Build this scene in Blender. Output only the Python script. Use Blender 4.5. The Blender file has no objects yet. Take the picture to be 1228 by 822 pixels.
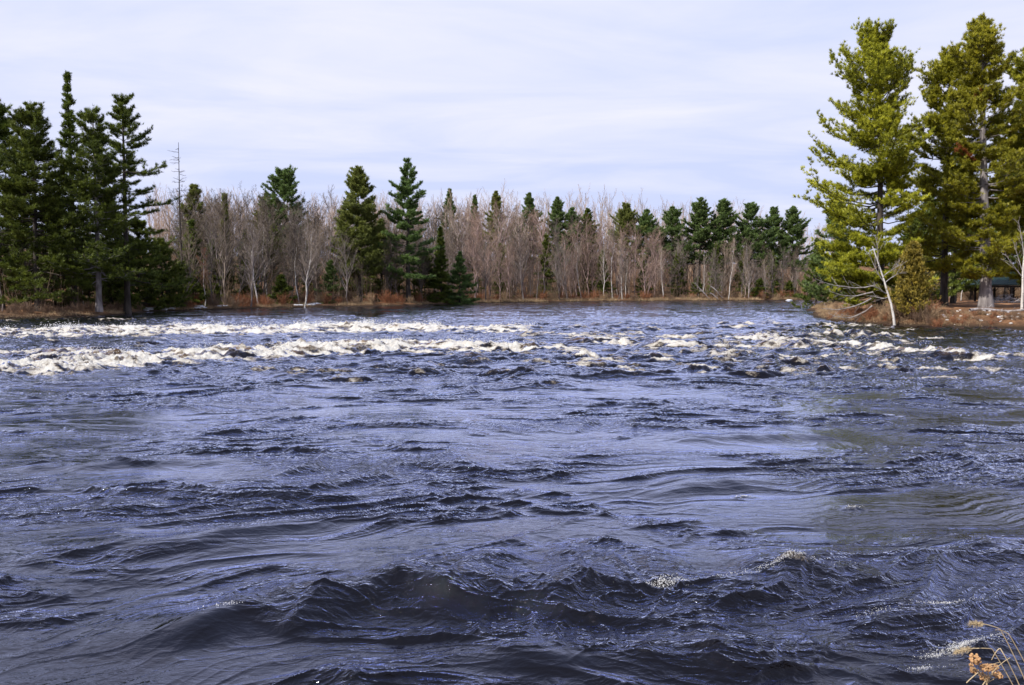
import bpy, math, numpy as np
from mathutils import Vector, Matrix
R = math.radians
rng = np.random.default_rng(7)
SC = bpy.context.scene
COL = SC.collection
CAM_H = 3.0

# ------------------------------------------------------------------ helpers
def norm(v):
    return v / (np.linalg.norm(v, axis=-1, keepdims=True) + 1e-9)

def sstep(a, b, x):
    t = np.clip((x - a) / (b - a), 0, 1)
    return t * t * (3 - 2 * t)

_perm = np.random.default_rng(3).permutation(1024).astype(np.int64)
_ga = np.random.default_rng(4).uniform(0, 2 * np.pi, 1024)
_gx, _gy = np.cos(_ga), np.sin(_ga)

def pn(x, y, seed=0):
    x = np.asarray(x, float); y = np.asarray(y, float)
    xi = np.floor(x).astype(np.int64); yi = np.floor(y).astype(np.int64)
    xf = x - xi; yf = y - yi
    u = xf * xf * xf * (xf * (xf * 6 - 15) + 10); v = yf * yf * yf * (yf * (yf * 6 - 15) + 10)
    def g(ix, iy, dx, dy):
        h = _perm[(_perm[(ix + seed * 131) & 1023] + iy * 7 + seed) & 1023]
        return _gx[h] * dx + _gy[h] * dy
    a = g(xi, yi, xf, yf); b = g(xi + 1, yi, xf - 1, yf)
    c = g(xi, yi + 1, xf, yf - 1); d = g(xi + 1, yi + 1, xf - 1, yf - 1)
    return ((a + (b - a) * u) * (1 - v) + (c + (d - c) * u) * v) * 1.5

class MB:
    """collects vertices and faces and links them as one mesh object"""
    def __init__(s):
        s.V = []; s.F = []; s.n = 0; s.T = []; s.M = []
    def add(s, V, F, tint=None, m=0):
        V = np.asarray(V, float).reshape(-1, 3); F = np.asarray(F, np.int64)
        s.V.append(V); s.F.append(F + s.n); s.n += len(V)
        s.M.append(np.full(len(F), m))
        s.T.append(np.zeros(len(V)) if tint is None else np.broadcast_to(np.asarray(tint, float), (len(V),)))
    def mesh(s, name, mats, smooth=False):
        V = np.concatenate(s.V); me = bpy.data.meshes.new(name)
        me.vertices.add(len(V)); me.vertices.foreach_set('co', V.astype(np.float32).ravel())
        loops = np.concatenate([f.ravel() for f in s.F]); cnt = np.concatenate([np.full(len(f), f.shape[1]) for f in s.F])
        me.loops.add(len(loops)); me.loops.foreach_set('vertex_index', loops.astype(np.int32))
        me.polygons.add(len(cnt)); me.polygons.foreach_set('loop_start', (np.cumsum(cnt) - cnt).astype(np.int32))
        me.polygons.foreach_set('material_index', np.concatenate(s.M).astype(np.int32))
        me.polygons.foreach_set('use_smooth', np.full(len(cnt), smooth))
        a = me.attributes.new('tint', 'FLOAT', 'POINT'); a.data.foreach_set('value', np.concatenate(s.T).astype(np.float32))
        for m in (mats if isinstance(mats, (list, tuple)) else [mats]): me.materials.append(m)
        me.update(calc_edges=True); me.validate()
        return me
    def build(s, name, mats, parent=None, smooth=False):
        o = bpy.data.objects.new(name, s.mesh(name, mats, smooth)); COL.objects.link(o)
        if parent: o.parent = parent
        return o

def tag(o, label=None, cat=None, group=None, kind=None):
    if label: o['label'] = label
    if cat: o['category'] = cat
    if group: o['group'] = group
    if kind: o['kind'] = kind
    return o

def empty(name, loc=(0, 0, 0), rz=0.0):
    o = bpy.data.objects.new(name, None); COL.objects.link(o)
    o.location = loc; o.rotation_euler = (0, 0, rz); o.empty_display_size = .3
    return o

def copy_tree(o, parent=None):
    c = o.copy(); COL.objects.link(c)
    if parent: c.parent = parent
    for ch in list(KIDS.get(o.name, [])) or [x for x in o.children]:
        copy_tree(ch, c)
    return c
KIDS = {}

def tubes(mb, P, Rr, sides=4, tint=None, cap=True, m=0):
    """P (n,k,3) polylines, Rr (n,k) radii"""
    P = np.asarray(P, float); n, k, _ = P.shape
    if n == 0: return
    T = norm(np.gradient(P, axis=1))
    ref = np.zeros_like(T); vert = np.abs(T[..., 2:3]) > .9
    ref[:] = np.where(vert, np.array([1., 0, 0]), np.array([0, 0, 1.]))
    ref[:] = ref[:, :1]
    X = norm(np.cross(T, ref)); Y = np.cross(T, X)
    a = np.linspace(0, 2 * np.pi, sides, endpoint=False)
    V = P[:, :, None, :] + Rr[:, :, None, None] * (X[:, :, None, :] * np.cos(a)[None, None, :, None] + Y[:, :, None, :] * np.sin(a)[None, None, :, None])
    i = np.arange(n)[:, None, None] * k * sides; j = np.arange(k - 1)[None, :, None] * sides
    q = np.arange(sides)[None, None, :]; q2 = (q + 1) % sides
    F = np.stack([i + j + q, i + j + q2, i + j + sides + q2, i + j + sides + q], -1).reshape(-1, 4)
    tt = None
    if tint is not None: tt = np.repeat(np.broadcast_to(tint, (n,)), k * sides)
    mb.add(V, F, tt, m)

def ribbons(mb, P, W, tint=None, r=rng):
    """flat thin twigs: P (n,k,3)"""
    n, k, _ = P.shape
    if n == 0: return
    T = norm(P[:, -1] - P[:, 0]); X = norm(np.cross(T, r.normal(size=(n, 3))))
    w = np.linspace(1, .35, k)[None, :, None] * W[:, None, None] * .5
    V = np.stack([P - X[:, None] * w, P + X[:, None] * w], 2)
    i = np.arange(n)[:, None] * k * 2; j = np.arange(k - 1)[None, :] * 2
    F = np.stack([i + j, i + j + 1, i + j + 3, i + j + 2], -1).reshape(-1, 4)
    tt = None if tint is None else np.repeat(np.broadcast_to(tint, (n,)), k * 2)
    mb.add(V, F, tt)

def along(P, s):
    n, k, _ = P.shape
    f = np.clip(s, 0, .9999) * (k - 1); i = f.astype(int); f = (f - i)[..., None]
    r = np.arange(n)[:, None]
    a = P[r, i]; b = P[r, i + 1]
    return a + (b - a) * f, norm(b - a)

def grow(P, L, c, s0, s1, ang, lf, up, k=4, wob=.06, curve=0.0, flat=False, r=rng, taper=.6):
    n = len(P)
    s = s0 + (s1 - s0) * (np.arange(c)[None, :] + r.uniform(0, 1, (n, c))) / c
    pos, tan = along(P, s)
    if flat:
        h = norm(np.stack([-tan[..., 1], tan[..., 0], np.zeros_like(s)], -1))
        sg = np.where((np.arange(c)[None, :] % 2) == 0, 1., -1.)[..., None]
        perp = h * sg + r.normal(size=(n, c, 3)) * .18
    else:
        perp = norm(np.cross(tan, r.normal(size=(n, c, 3))))
    a = ang * r.uniform(.7, 1.25, (n, c, 1))
    d = np.cos(a) * tan + np.sin(a) * perp
    d[..., 2] += up; d = norm(d)
    Lc = L[:, None] * lf * (1 - taper * s) * r.uniform(.6, 1.25, (n, c))
    t = np.linspace(0, 1, k)
    Q = pos[:, :, None] + d[:, :, None] * (Lc[..., None] * t)[..., None]
    w = np.cumsum(r.normal(size=(n, c, k, 3)) * wob, axis=2) * (Lc[..., None, None] / k); w -= w[:, :, :1]
    Q = Q + w; Q[..., 2] += curve * Lc[..., None] * t ** 2
    return Q.reshape(-1, k, 3), Lc.reshape(-1), s.reshape(-1)

def blades(mb, pos, tdir, b, ln, wd, spread=.8, up=.25, tint=None, r=rng):
    n = len(pos)
    d = norm(tdir[:, None] * .55 + r.normal(size=(n, b, 3)) * spread * .55 + np.array([0, 0, up]))
    l = ln * r.uniform(.7, 1.25, (n, b, 1))
    X = norm(np.cross(d, r.normal(size=(n, b, 3)) * .55 + np.array([-.25, -.12, 1.]))) * wd * .5
    p = pos[:, None] + r.normal(size=(n, b, 3)) * ln * .12
    V = np.stack([p - X, p + X, p + d * l], 2)
    F = np.arange(n * b * 3).reshape(-1, 3)
    tt = None if tint is None else np.where(np.repeat(tint, b * 3) > .95, 1.0, np.clip(np.repeat(tint, b * 3) + np.repeat(r.normal(size=n * b) * .08, 3), 0, .84))
    mb.add(V, F, tt)

# ------------------------------------------------------------------ materials
def mat(name):
    m = bpy.data.materials.new(name); m.use_nodes = True
    nt = m.node_tree; nt.nodes.clear()
    return m, nt, nt.nodes, nt.links

def N(nt, typ, **kw):
    n = nt.nodes.new(typ)
    for k, v in kw.items(): setattr(n, k, v)
    return n

def ramp(nt, stops):
    n = nt.nodes.new('ShaderNodeValToRGB'); e = n.color_ramp.elements
    while len(e) < len(stops): e.new(.5)
    for i, (p, c) in enumerate(stops):
        e[i].position = p; e[i].color = (*c, 1) if len(c) == 3 else c
    return n

def needle_mat(name, dark, light, trans=.3, dead=None):
    m, nt, ns, lk = mat(name)
    at = N(nt, 'ShaderNodeAttribute', attribute_name='tint')
    rp = ramp(nt, [(0, dark), (.85, light), (1, dead or light)] if not dead else [(0, dark), (.8, light), (.9, light), (.95, dead)])
    lk.new(at.outputs['Fac'], rp.inputs[0])
    oi = N(nt, 'ShaderNodeObjectInfo')
    hv = N(nt, 'ShaderNodeHueSaturation'); hv.inputs['Saturation'].default_value = 1
    mr = N(nt, 'ShaderNodeMapRange'); mr.inputs['To Min'].default_value = .92; mr.inputs['To Max'].default_value = 1.12
    lk.new(oi.outputs['Random'], mr.inputs[0]); lk.new(mr.outputs[0], hv.inputs['Value'])
    mr2 = N(nt, 'ShaderNodeMapRange'); mr2.inputs['To Min'].default_value = .494; mr2.inputs['To Max'].default_value = .51
    lk.new(oi.outputs['Random'], mr2.inputs[0]); lk.new(mr2.outputs[0], hv.inputs['Hue'])
    lk.new(rp.outputs[0], hv.inputs['Color'])
    d = N(nt, 'ShaderNodeBsdfDiffuse'); t = N(nt, 'ShaderNodeBsdfTranslucent'); mx = N(nt, 'ShaderNodeMixShader')
    g = N(nt, 'ShaderNodeBsdfGlossy'); g.inputs['Roughness'].default_value = .45; g.inputs['Color'].default_value = (.5, .5, .5, 1)
    mx2 = N(nt, 'ShaderNodeMixShader'); mx2.inputs[0].default_value = .04
    lk.new(hv.outputs[0], d.inputs[0]); lk.new(hv.outputs[0], t.inputs[0]); mx.inputs[0].default_value = trans
    lk.new(d.outputs[0], mx.inputs[1]); lk.new(t.outputs[0], mx.inputs[2])
    lk.new(mx.outputs[0], mx2.inputs[1]); lk.new(g.outputs[0], mx2.inputs[2])
    o = N(nt, 'ShaderNodeOutputMaterial'); lk.new(mx2.outputs[0], o.inputs[0])
    return m

def bark_mat(name, c1, c2, scale=3.0, stretch=.25, objcol=False, marks=None):
    m, nt, ns, lk = mat(name)
    tc = N(nt, 'ShaderNodeTexCoord'); mp = N(nt, 'ShaderNodeMapping'); mp.inputs['Scale'].default_value = (1, 1, stretch)
    no = N(nt, 'ShaderNodeTexNoise'); no.inputs['Scale'].default_value = scale; no.inputs['Detail'].default_value = 6
    lk.new(tc.outputs['Object'], mp.inputs[0]); lk.new(mp.outputs[0], no.inputs[0])
    rp = ramp(nt, [(.32, c1), (.68, c2)]); lk.new(no.outputs[0], rp.inputs[0])
    col = rp.outputs[0]
    if marks:
        mp2 = N(nt, 'ShaderNodeMapping'); mp2.inputs['Scale'].default_value = (1, 1, 6)
        n2 = N(nt, 'ShaderNodeTexNoise'); n2.inputs['Scale'].default_value = 2.2; n2.inputs['Detail'].default_value = 3
        lk.new(tc.outputs['Object'], mp2.inputs[0]); lk.new(mp2.outputs[0], n2.inputs[0])
        r2 = ramp(nt, [(.34, (1, 1, 1)), (.42, (0, 0, 0))]); lk.new(n2.outputs[0], r2.inputs[0])
        mx = N(nt, 'ShaderNodeMix', data_type='RGBA'); mx.inputs['B'].default_value = (*marks, 1)
        lk.new(r2.outputs[0], mx.inputs['Factor']); lk.new(col, mx.inputs['A']); col = mx.outputs['Result']
    if objcol:
        oi = N(nt, 'ShaderNodeObjectInfo'); mx = N(nt, 'ShaderNodeMix', data_type='RGBA', blend_type='MULTIPLY')
        mx.inputs['Factor'].default_value = 1; lk.new(col, mx.inputs['A']); lk.new(oi.outputs['Color'], mx.inputs['B']); col = mx.outputs['Result']
    b = N(nt, 'ShaderNodeBsdfPrincipled'); b.inputs['Roughness'].default_value = .85; b.inputs['Specular IOR Level'].default_value = .15
    bp = N(nt, 'ShaderNodeBump'); bp.inputs['Strength'].default_value = .6; bp.inputs['Distance'].default_value = .04
    lk.new(no.outputs[0], bp.inputs['Height']); lk.new(bp.outputs[0], b.inputs['Normal'])
    lk.new(col, b.inputs['Base Color'])
    o = N(nt, 'ShaderNodeOutputMaterial'); lk.new(b.outputs[0], o.inputs[0])
    return m

def plain(name, c, rough=.7, scale=8, var=.25, metal=0, spec=.3):
    m, nt, ns, lk = mat(name)
    tc = N(nt, 'ShaderNodeTexCoord'); no = N(nt, 'ShaderNodeTexNoise'); no.inputs['Scale'].default_value = scale; no.inputs['Detail'].default_value = 5
    lk.new(tc.outputs['Object'], no.inputs[0])
    rp = ramp(nt, [(.3, tuple(x * (1 - var) for x in c)), (.7, tuple(min(1, x * (1 + var)) for x in c))]); lk.new(no.outputs[0], rp.inputs[0])
    b = N(nt, 'ShaderNodeBsdfPrincipled'); b.inputs['Roughness'].default_value = rough; b.inputs['Metallic'].default_value = metal
    b.inputs['Specular IOR Level'].default_value = spec
    lk.new(rp.outputs[0], b.inputs['Base Color'])
    o = N(nt, 'ShaderNodeOutputMaterial'); lk.new(b.outputs[0], o.inputs[0])
    return m

M = {}
M['needle_right'] = needle_mat('needles_yellow_green', (.045, .07, .010), (.57, .54, .045), .40, (.30, .11, .03))
M['needle_left'] = needle_mat('needles_deep_green', (.018, .036, .011), (.185, .22, .03), .25)
M['needle_far'] = needle_mat('needles_blue_green', (.04, .075, .025), (.20, .28, .075), .25)
M['needle_olive'] = needle_mat('needles_olive', (.06, .08, .02), (.27, .28, .065), .25)
M['needle_cedar'] = needle_mat('cedar_sprays', (.11, .085, .015), (.38, .27, .05), .25)
M['bark_pine'] = bark_mat('pine_bark', (.022, .018, .015), (.085, .07, .06), 3.0)
M['bark_lit'] = bark_mat('sunlit_grey_pine_bark', (.10, .085, .085), (.30, .27, .26), 4.0)  # paler copy of the pine bark, sunlight painted into its grey
M['bark_bare'] = bark_mat('hardwood_bark', (.17, .14, .13), (.40, .345, .32), 2.0, objcol=True)
M['twig_bare'] = bark_mat('hardwood_twigs', (.155, .122, .092), (.37, .305, .235), .35, 1, objcol=True)
M['bark_birch'] = bark_mat('birch_bark', (.42, .385, .35), (.66, .62, .58), 5, objcol=False, marks=(.08, .06, .05))
M['brush'] = bark_mat('brush_twigs', (.12, .082, .056), (.30, .205, .135), .8, 1, objcol=True)
M['deadwood'] = bark_mat('dead_grey_wood', (.17, .15, .145), (.38, .35, .34), 4)
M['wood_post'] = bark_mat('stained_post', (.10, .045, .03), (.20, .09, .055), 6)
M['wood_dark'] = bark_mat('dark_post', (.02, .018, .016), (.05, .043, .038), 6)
M['roof'] = plain('green_roof_metal', (.006, .022, .020), .45, 3, .2)  # dark green, deepened further to put shade into the roof colour
M['snow'] = plain('old_snow', (.55, .55, .58), .6, 3, .1)
M['stone'] = plain('pale_stone', (.42, .38, .34), .8, 5, .4)
M["straw"] = plain("dry_straw", (.36, .28, .17), .6, 12, .3)
M['seed'] = plain('dried_flower_head', (.36, .21, .10), .9, 40, .4)
M['grass'] = plain('dead_grass', (.30, .21, .12), .9, .5, .35)

def ground_mat():
    m, nt, ns, lk = mat('leaf_litter_ground')
    g = N(nt, 'ShaderNodeNewGeometry')
    n1 = N(nt, 'ShaderNodeTexNoise'); n1.inputs['Scale'].default_value = .35; n1.inputs['Detail'].default_value = 8; n1.inputs['Roughness'].default_value = .65
    n2 = N(nt, 'ShaderNodeTexNoise'); n2.inputs['Scale'].default_value = 6; n2.inputs['Detail'].default_value = 8; n2.inputs['Roughness'].default_value = .7
    lk.new(g.outputs['Position'], n1.inputs[0]); lk.new(g.outputs['Position'], n2.inputs[0])
    r1 = ramp(nt, [(.3, (.09, .052, .033)), (.5, (.22, .115, .06)), (.62, (.34, .18, .09)), (.75, (.42, .27, .14))]); lk.new(n1.outputs[0], r1.inputs[0])
    r2 = ramp(nt, [(.3, (.35, .32, .3)), (.6, (1, 1, 1)), (.74, (1.4, 1.35, 1.25))]); lk.new(n2.outputs[0], r2.inputs[0])
    mx = N(nt, 'ShaderNodeMix', data_type='RGBA', blend_type='MULTIPLY'); mx.inputs['Factor'].default_value = 1
    lk.new(r1.outputs[0], mx.inputs['A']); lk.new(r2.outputs[0], mx.inputs['B'])
    # wet dark earth at the water's edge
    sp = N(nt, 'ShaderNodeSeparateXYZ'); lk.new(g.outputs['Position'], sp.inputs[0])
    mr = N(nt, 'ShaderNodeMapRange'); mr.inputs['From Min'].default_value = .12; mr.inputs['From Max'].default_value = .62
    lk.new(sp.outputs['Z'], mr.inputs[0])
    mw = N(nt, 'ShaderNodeMix', data_type='RGBA'); mw.inputs['A'].default_value = (.035, .024, .016, 1)
    lk.new(mr.outputs[0], mw.inputs['Factor']); lk.new(mx.outputs['Result'], mw.inputs['B'])
    b = N(nt, 'ShaderNodeBsdfPrincipled'); b.inputs['Roughness'].default_value = .95; b.inputs['Specular IOR Level'].default_value = .1
    bp = N(nt, 'ShaderNodeBump'); bp.inputs['Strength'].default_value = .8; bp.inputs['Distance'].default_value = .12
    lk.new(n2.outputs[0], bp.inputs['Height']); lk.new(bp.outputs[0], b.inputs['Normal'])
    lk.new(mw.outputs['Result'], b.inputs['Base Color'])
    o = N(nt, 'ShaderNodeOutputMaterial'); lk.new(b.outputs[0], o.inputs[0])
    return m
M['ground'] = ground_mat()

def water_mat():
    m, nt, ns, lk = mat('river_water')
    g = N(nt, 'ShaderNodeNewGeometry'); pos = g.outputs['Position']
    def mapped(sx, sy, sz=1, rz=0):
        mp = N(nt, 'ShaderNodeMapping'); mp.inputs['Scale'].default_value = (sx, sy, sz); mp.inputs['Rotation'].default_value = (0, 0, rz)
        lk.new(pos, mp.inputs[0]); return mp.outputs[0]
    def noise(vec, sc, det=4, ro=.55, dist=0):
        n = N(nt, 'ShaderNodeTexNoise'); n.inputs['Scale'].default_value = sc; n.inputs['Detail'].default_value = det
        n.inputs['Roughness'].default_value = ro; n.inputs['Distortion'].default_value = dist
        lk.new(vec, n.inputs[0]); return n.outputs[0]
    def math_(op, a, b=None, c=None):
        n = N(nt, 'ShaderNodeMath', operation=op)
        for i, v in enumerate((a, b, c)):
            if v is None: continue
            if isinstance(v, (int, float)): n.inputs[i].default_value = v
            else: lk.new(v, n.inputs[i])
        return n.outputs[0]
    chop = N(nt, 'ShaderNodeAttribute', attribute_name='chop').outputs['Fac']
    foam = N(nt, 'ShaderNodeAttribute', attribute_name='foam').outputs['Fac']
    amber_backlight = N(nt, 'ShaderNodeAttribute', attribute_name='amber_backlight').outputs['Fac']
    b1 = noise(mapped(1, 1.8, 1, .25), 4.5, 4, .55, .9)
    b2 = noise(mapped(1, 1.5, 1, -.2), 17, 3, .6, .5)
    h = math_('ADD', math_('MULTIPLY', b1, .036), math_('MULTIPLY', b2, .0065))
    h = math_('MULTIPLY', h, chop)
    bp = N(nt, 'ShaderNodeBump'); bp.inputs['Strength'].default_value = 1; bp.inputs['Distance'].default_value = 1
    lk.new(h, bp.inputs['Height'])
    mc = N(nt, 'ShaderNodeMix', data_type='RGBA'); mc.inputs['A'].default_value = (.003, .0022, .0018, 1); mc.inputs['B'].default_value = (.27, .16, .055, 1)  # brown end paints the light shining through wave crests
    lk.new(amber_backlight, mc.inputs['Factor'])
    body = N(nt, 'ShaderNodeBsdfDiffuse'); lk.new(mc.outputs['Result'], body.inputs[0]); lk.new(bp.outputs[0], body.inputs['Normal'])
    gl = N(nt, 'ShaderNodeBsdfGlossy'); gl.inputs['Color'].default_value = (.77, .81, 1, 1); gl.inputs['Roughness'].default_value = .04; lk.new(bp.outputs[0], gl.inputs['Normal'])  # blue of the reflected sky painted into the gloss tint
    fz = N(nt, 'ShaderNodeFresnel'); fz.inputs['IOR'].default_value = 1.34; lk.new(bp.outputs[0], fz.inputs['Normal'])
    fc = N(nt, 'ShaderNodeClamp'); lk.new(math_('MULTIPLY', math_('POWER', fz.outputs[0], 1.32), 3.3), fc.inputs[0])
    w = N(nt, 'ShaderNodeMixShader'); lk.new(fc.outputs[0], w.inputs[0]); lk.new(body.outputs[0], w.inputs[1]); lk.new(gl.outputs[0], w.inputs[2])
    # foam
    f1 = noise(mapped(.55, 1.5, 1), 3.0, 6, .70, .9)
    f2 = noise(mapped(1, 1, 1), 13, 5, .7, .4)
    fn = math_('ADD', math_('MULTIPLY', f1, .62), math_('MULTIPLY', f2, .38))
    f3 = noise(mapped(1, 1, 1), 48, 4, .7, .4); f4 = noise(mapped(1, 1.4, 1), 14, 5, .7, .8)
    lace = N(nt, 'ShaderNodeAttribute', attribute_name='lace').outputs['Fac']
    fl = math_('ADD', math_('MULTIPLY', f3, .55), math_('MULTIPLY', f4, .45))
    mm = N(nt, 'ShaderNodeMix', data_type='FLOAT'); lk.new(lace, mm.inputs['Factor']); lk.new(fn, mm.inputs['A']); lk.new(fl, mm.inputs['B']); fn = mm.outputs['Result']
    th = math_('SUBTRACT', 1.0, foam)                       # threshold
    df = math_('SUBTRACT', fn, math_('MULTIPLY_ADD', th, .70, .13))
    mk = math_('MULTIPLY', df, 4.5)
    cl = N(nt, 'ShaderNodeClamp'); lk.new(mk, cl.inputs[0])
    msk = math_('MULTIPLY', cl.outputs[0], math_('GREATER_THAN', foam, .02))
    fr = ramp(nt, [(.0, (.30, .21, .12)), (.20, (.46, .38, .27)), (.48, (.64, .585, .50)), (1, (.78, .75, .69))])
    lk.new(math_('MULTIPLY', math_('ADD', df, math_('MULTIPLY', math_('SUBTRACT', f2, .5), .5)), 2.5), fr.inputs[0])
    fb = N(nt, 'ShaderNodeBump'); fb.inputs['Strength'].default_value = 1; fb.inputs['Distance'].default_value = .35
    lk.new(fn, fb.inputs['Height'])
    fo = N(nt, 'ShaderNodeBsdfPrincipled'); fo.inputs['Roughness'].default_value = .55; fo.inputs['Specular IOR Level'].default_value = .25
    lk.new(fr.outputs[0], fo.inputs['Base Color']); lk.new(fb.outputs[0], fo.inputs['Normal'])
    mx = N(nt, 'ShaderNodeMixShader'); lk.new(msk, mx.inputs[0]); lk.new(w.outputs[0], mx.inputs[1]); lk.new(fo.outputs[0], mx.inputs[2])
    o = N(nt, 'ShaderNodeOutputMaterial'); lk.new(mx.outputs[0], o.inputs[0])
    return m
M['water'] = water_mat()
M['spray'] = plain('spray_white', (.88, .86, .82), .3, 8, .05, spec=.5)

# ------------------------------------------------------------------ river outline and terrain
SHORE_FAR = [(-400, 30), (-160, 42), (-95, 58), (-62, 70), (-49, 78.5), (-43.5, 92), (-46, 106), (-43, 114), (-36, 121), (-29, 134),
             (-18, 142), (-9, 163), (0, 174), (16, 186), (36, 193), (57, 199), (76, 210), (120, 235), (400, 300)]
SHORE_PT = [(400, 265), (150, 215), (96, 187), (68, 163), (50, 137), (40, 112), (33.5, 92), (30, 82), (28.6, 76), (29.5, 69), (31.6, 64.5), (37.5, 61.5), (60, 57), (100, 44), (400, 20)]
NEAR = [(400, 4.6), (30, 4.6), (6, 4.4), (2.6, 4.2), (0, 4.5), (-30, 4.7), (-400, 5)]
POLY = np.array(SHORE_FAR + SHORE_PT + NEAR, float)
def signed(x, y):
    """distance to the shoreline, positive on land"""
    x = np.asarray(x, float); y = np.asarray(y, float)
    d = np.full(x.shape, 1e9); ins = np.zeros(x.shape, bool)
    A = POLY; B = np.roll(POLY, -1, 0)
    for (ax, ay), (bx, by) in zip(A, B):
        ex, ey = bx - ax, by - ay
        t = np.clip(((x - ax) * ex + (y - ay) * ey) / (ex * ex + ey * ey), 0, 1)
        d = np.minimum(d, np.hypot(x - ax - t * ex, y - ay - t * ey))
        c = ((ay > y) != (by > y)) & (x < (bx - ax) * (y - ay) / (by - ay + 1e-12) + ax)
        ins ^= c
    return np.where(ins, -d, d)

def ground_h(x, y):
    x = np.asarray(x, float); y = np.asarray(y, float)
    sd = signed(x, y)
    near = 1 - sstep(8, 14, y)
    far_n = 1 - near
    sd = sd + far_n * (pn(x / 7, y / 7, 11) * 1.3 + pn(x / 2.2, y / 2.2, 12) * .5) + near * pn(x / 1.2, y / 1.2, 13) * .15
    right = sstep(18, 26, x) * (1 - sstep(165, 188, y)) * far_n
    bank = .5 * (1 - right) * far_n + 1.28 * right + 1.3 * near
    wid = 1.1 * (1 - right) * far_n + 2.4 * right + .55 * near
    land = bank * (1 - np.exp(-np.maximum(sd, 0) / wid))
    land += right * np.clip(-(sd - 8) / 40, -1, 0) * .35
    land += (1 - right) * far_n * (sstep(3, 60, sd) * 2.4 + sstep(35, 150, sd) * 11)
    land += far_n * (1 - np.exp(-np.maximum(sd, 0) / 2)) * (pn(x / 3, y / 3, 14) * .16 + pn(x / .8, y / .8, 15) * .06)
    bed = -1.6 * (1 - np.exp(np.minimum(sd, 0) / 2.5))
    return np.where(sd > 0, land, bed)

def make_ground():
    def axis(parts):
        return np.unique(np.concatenate([np.linspace(a, b, n) for a, b, n in parts]))
    X = axis([(-3000, -400, 12), (-400, -80, 60), (-80, 24, 130), (24, 62, 110), (62, 140, 70), (140, 400, 50), (400, 3000, 12)])
    Y = axis([(-600, -20, 12), (-20, 2, 20), (2, 6, 26), (6, 55, 30), (55, 95, 110), (95, 140, 80), (140, 215, 110), (215, 420, 70), (420, 4000, 14)])
    gx, gy = np.meshgrid(X, Y); z = ground_h(gx, gy)
    nx, ny = len(X), len(Y)
    V = np.stack([gx, gy, z], -1).reshape(-1, 3)
    i = np.arange(ny - 1)[:, None] * nx + np.arange(nx - 1)[None, :]
    F = np.stack([i, i + 1, i + nx + 1, i + nx], -1).reshape(-1, 4)
    mb = MB(); mb.add(V, F)
    tag(mb.build('ground', M['ground'], smooth=True), kind='structure')
make_ground()

def gz(x, y): return float(ground_h(np.array([x]), np.array([y]))[0])
def at(px, d):
    """a spot on the land in the photo's column px, d metres out"""
    return (px - 614) / 1000 * d, d
def ztop(py, d): return CAM_H + (346 - py) * d / 1000

# ------------------------------------------------------------------ water
BREAK = []   # x, y, half length, half depth, height, foam, slant
def band(pts, step, L, D, H, F, jit=.7, seed=1, slant=.1):
    r = np.random.default_rng(seed)
    P = np.array(pts, float); seg = np.linalg.norm(np.diff(P, axis=0), axis=1); cum = np.r_[0, np.cumsum(seg)]
    n = max(2, int(cum[-1] / step))
    for t in np.linspace(0, cum[-1], n):
        x = np.interp(t, cum, P[:, 0]); y = np.interp(t, cum, P[:, 1])
        BREAK.append((x + r.normal() * jit * .6, y + r.normal() * jit, L * r.uniform(.55, 1.4), D * r.uniform(.6, 1.3), H * r.uniform(.45, 1.25), F * r.uniform(.75, 1.1), slant + r.normal() * .12))
# two long left-hand bands of white water
band([(-44, 52), (-33, 54), (-23, 57.5), (-12, 61), (-2, 60)], .8, 2.0, 1.4, .42, 1.0, .9, 1)
band([(-44, 50), (-33, 51.5), (-23, 54), (-13, 58.5), (-5, 60)], 1.2, 1.8, 1.0, .30, .95, .9, 2)
band([(-2, 61), (4, 61)], 1.4, 1.6, .9, .3, .75, .8, 3)
band([(-28, 27.5), (-19, 30), (-15.5, 32), (-12.7, 36.5), (-6.4, 41.5), (0, 40)], .65, 1.5, 1.0, .42, 1.0, .6, 4)
band([(-17, 34), (-12, 38.5), (-6, 42.6), (-3, 42)], 1.0, 1.3, .6, .34, 1.0, .5, 5)
band([(-26, 36), (-19.5, 36.5), (-16, 34.5)], .8, 1.4, 1.1, .34, .85, .7, 6)
band([(-1, 41), (2.6, 39.2)], 1.1, 1.1, .5, .22, .8, .35, 7)
band([(-60, 74), (-46, 76), (-36, 79)], 1.8, 2.4, .8, .22, .75, .7, 8)
band([(-30, 86), (-12, 90)], 4.5, 1.2, .6, .16, .45, 1.5, 9)
band([(-40, 56), (-24, 60), (-10, 64), (0, 64)], 1.6, 1.6, .8, .24, .8, 1.2, 21)
band([(-26, 31), (-17, 32.5), (-13, 35), (-8, 39), (-2, 38)], 1.2, 1.2, .6, .24, .85, 1.0, 22)
band([(0, 57), (6, 50), (12, 49), (16, 55)], 1.7, 1.2, .6, .24, .8, 1.6, 23)
band([(3, 33), (8, 33.5), (12, 33)], 1.8, 1.0, .45, .2, .75, 1.0, 24)
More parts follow.
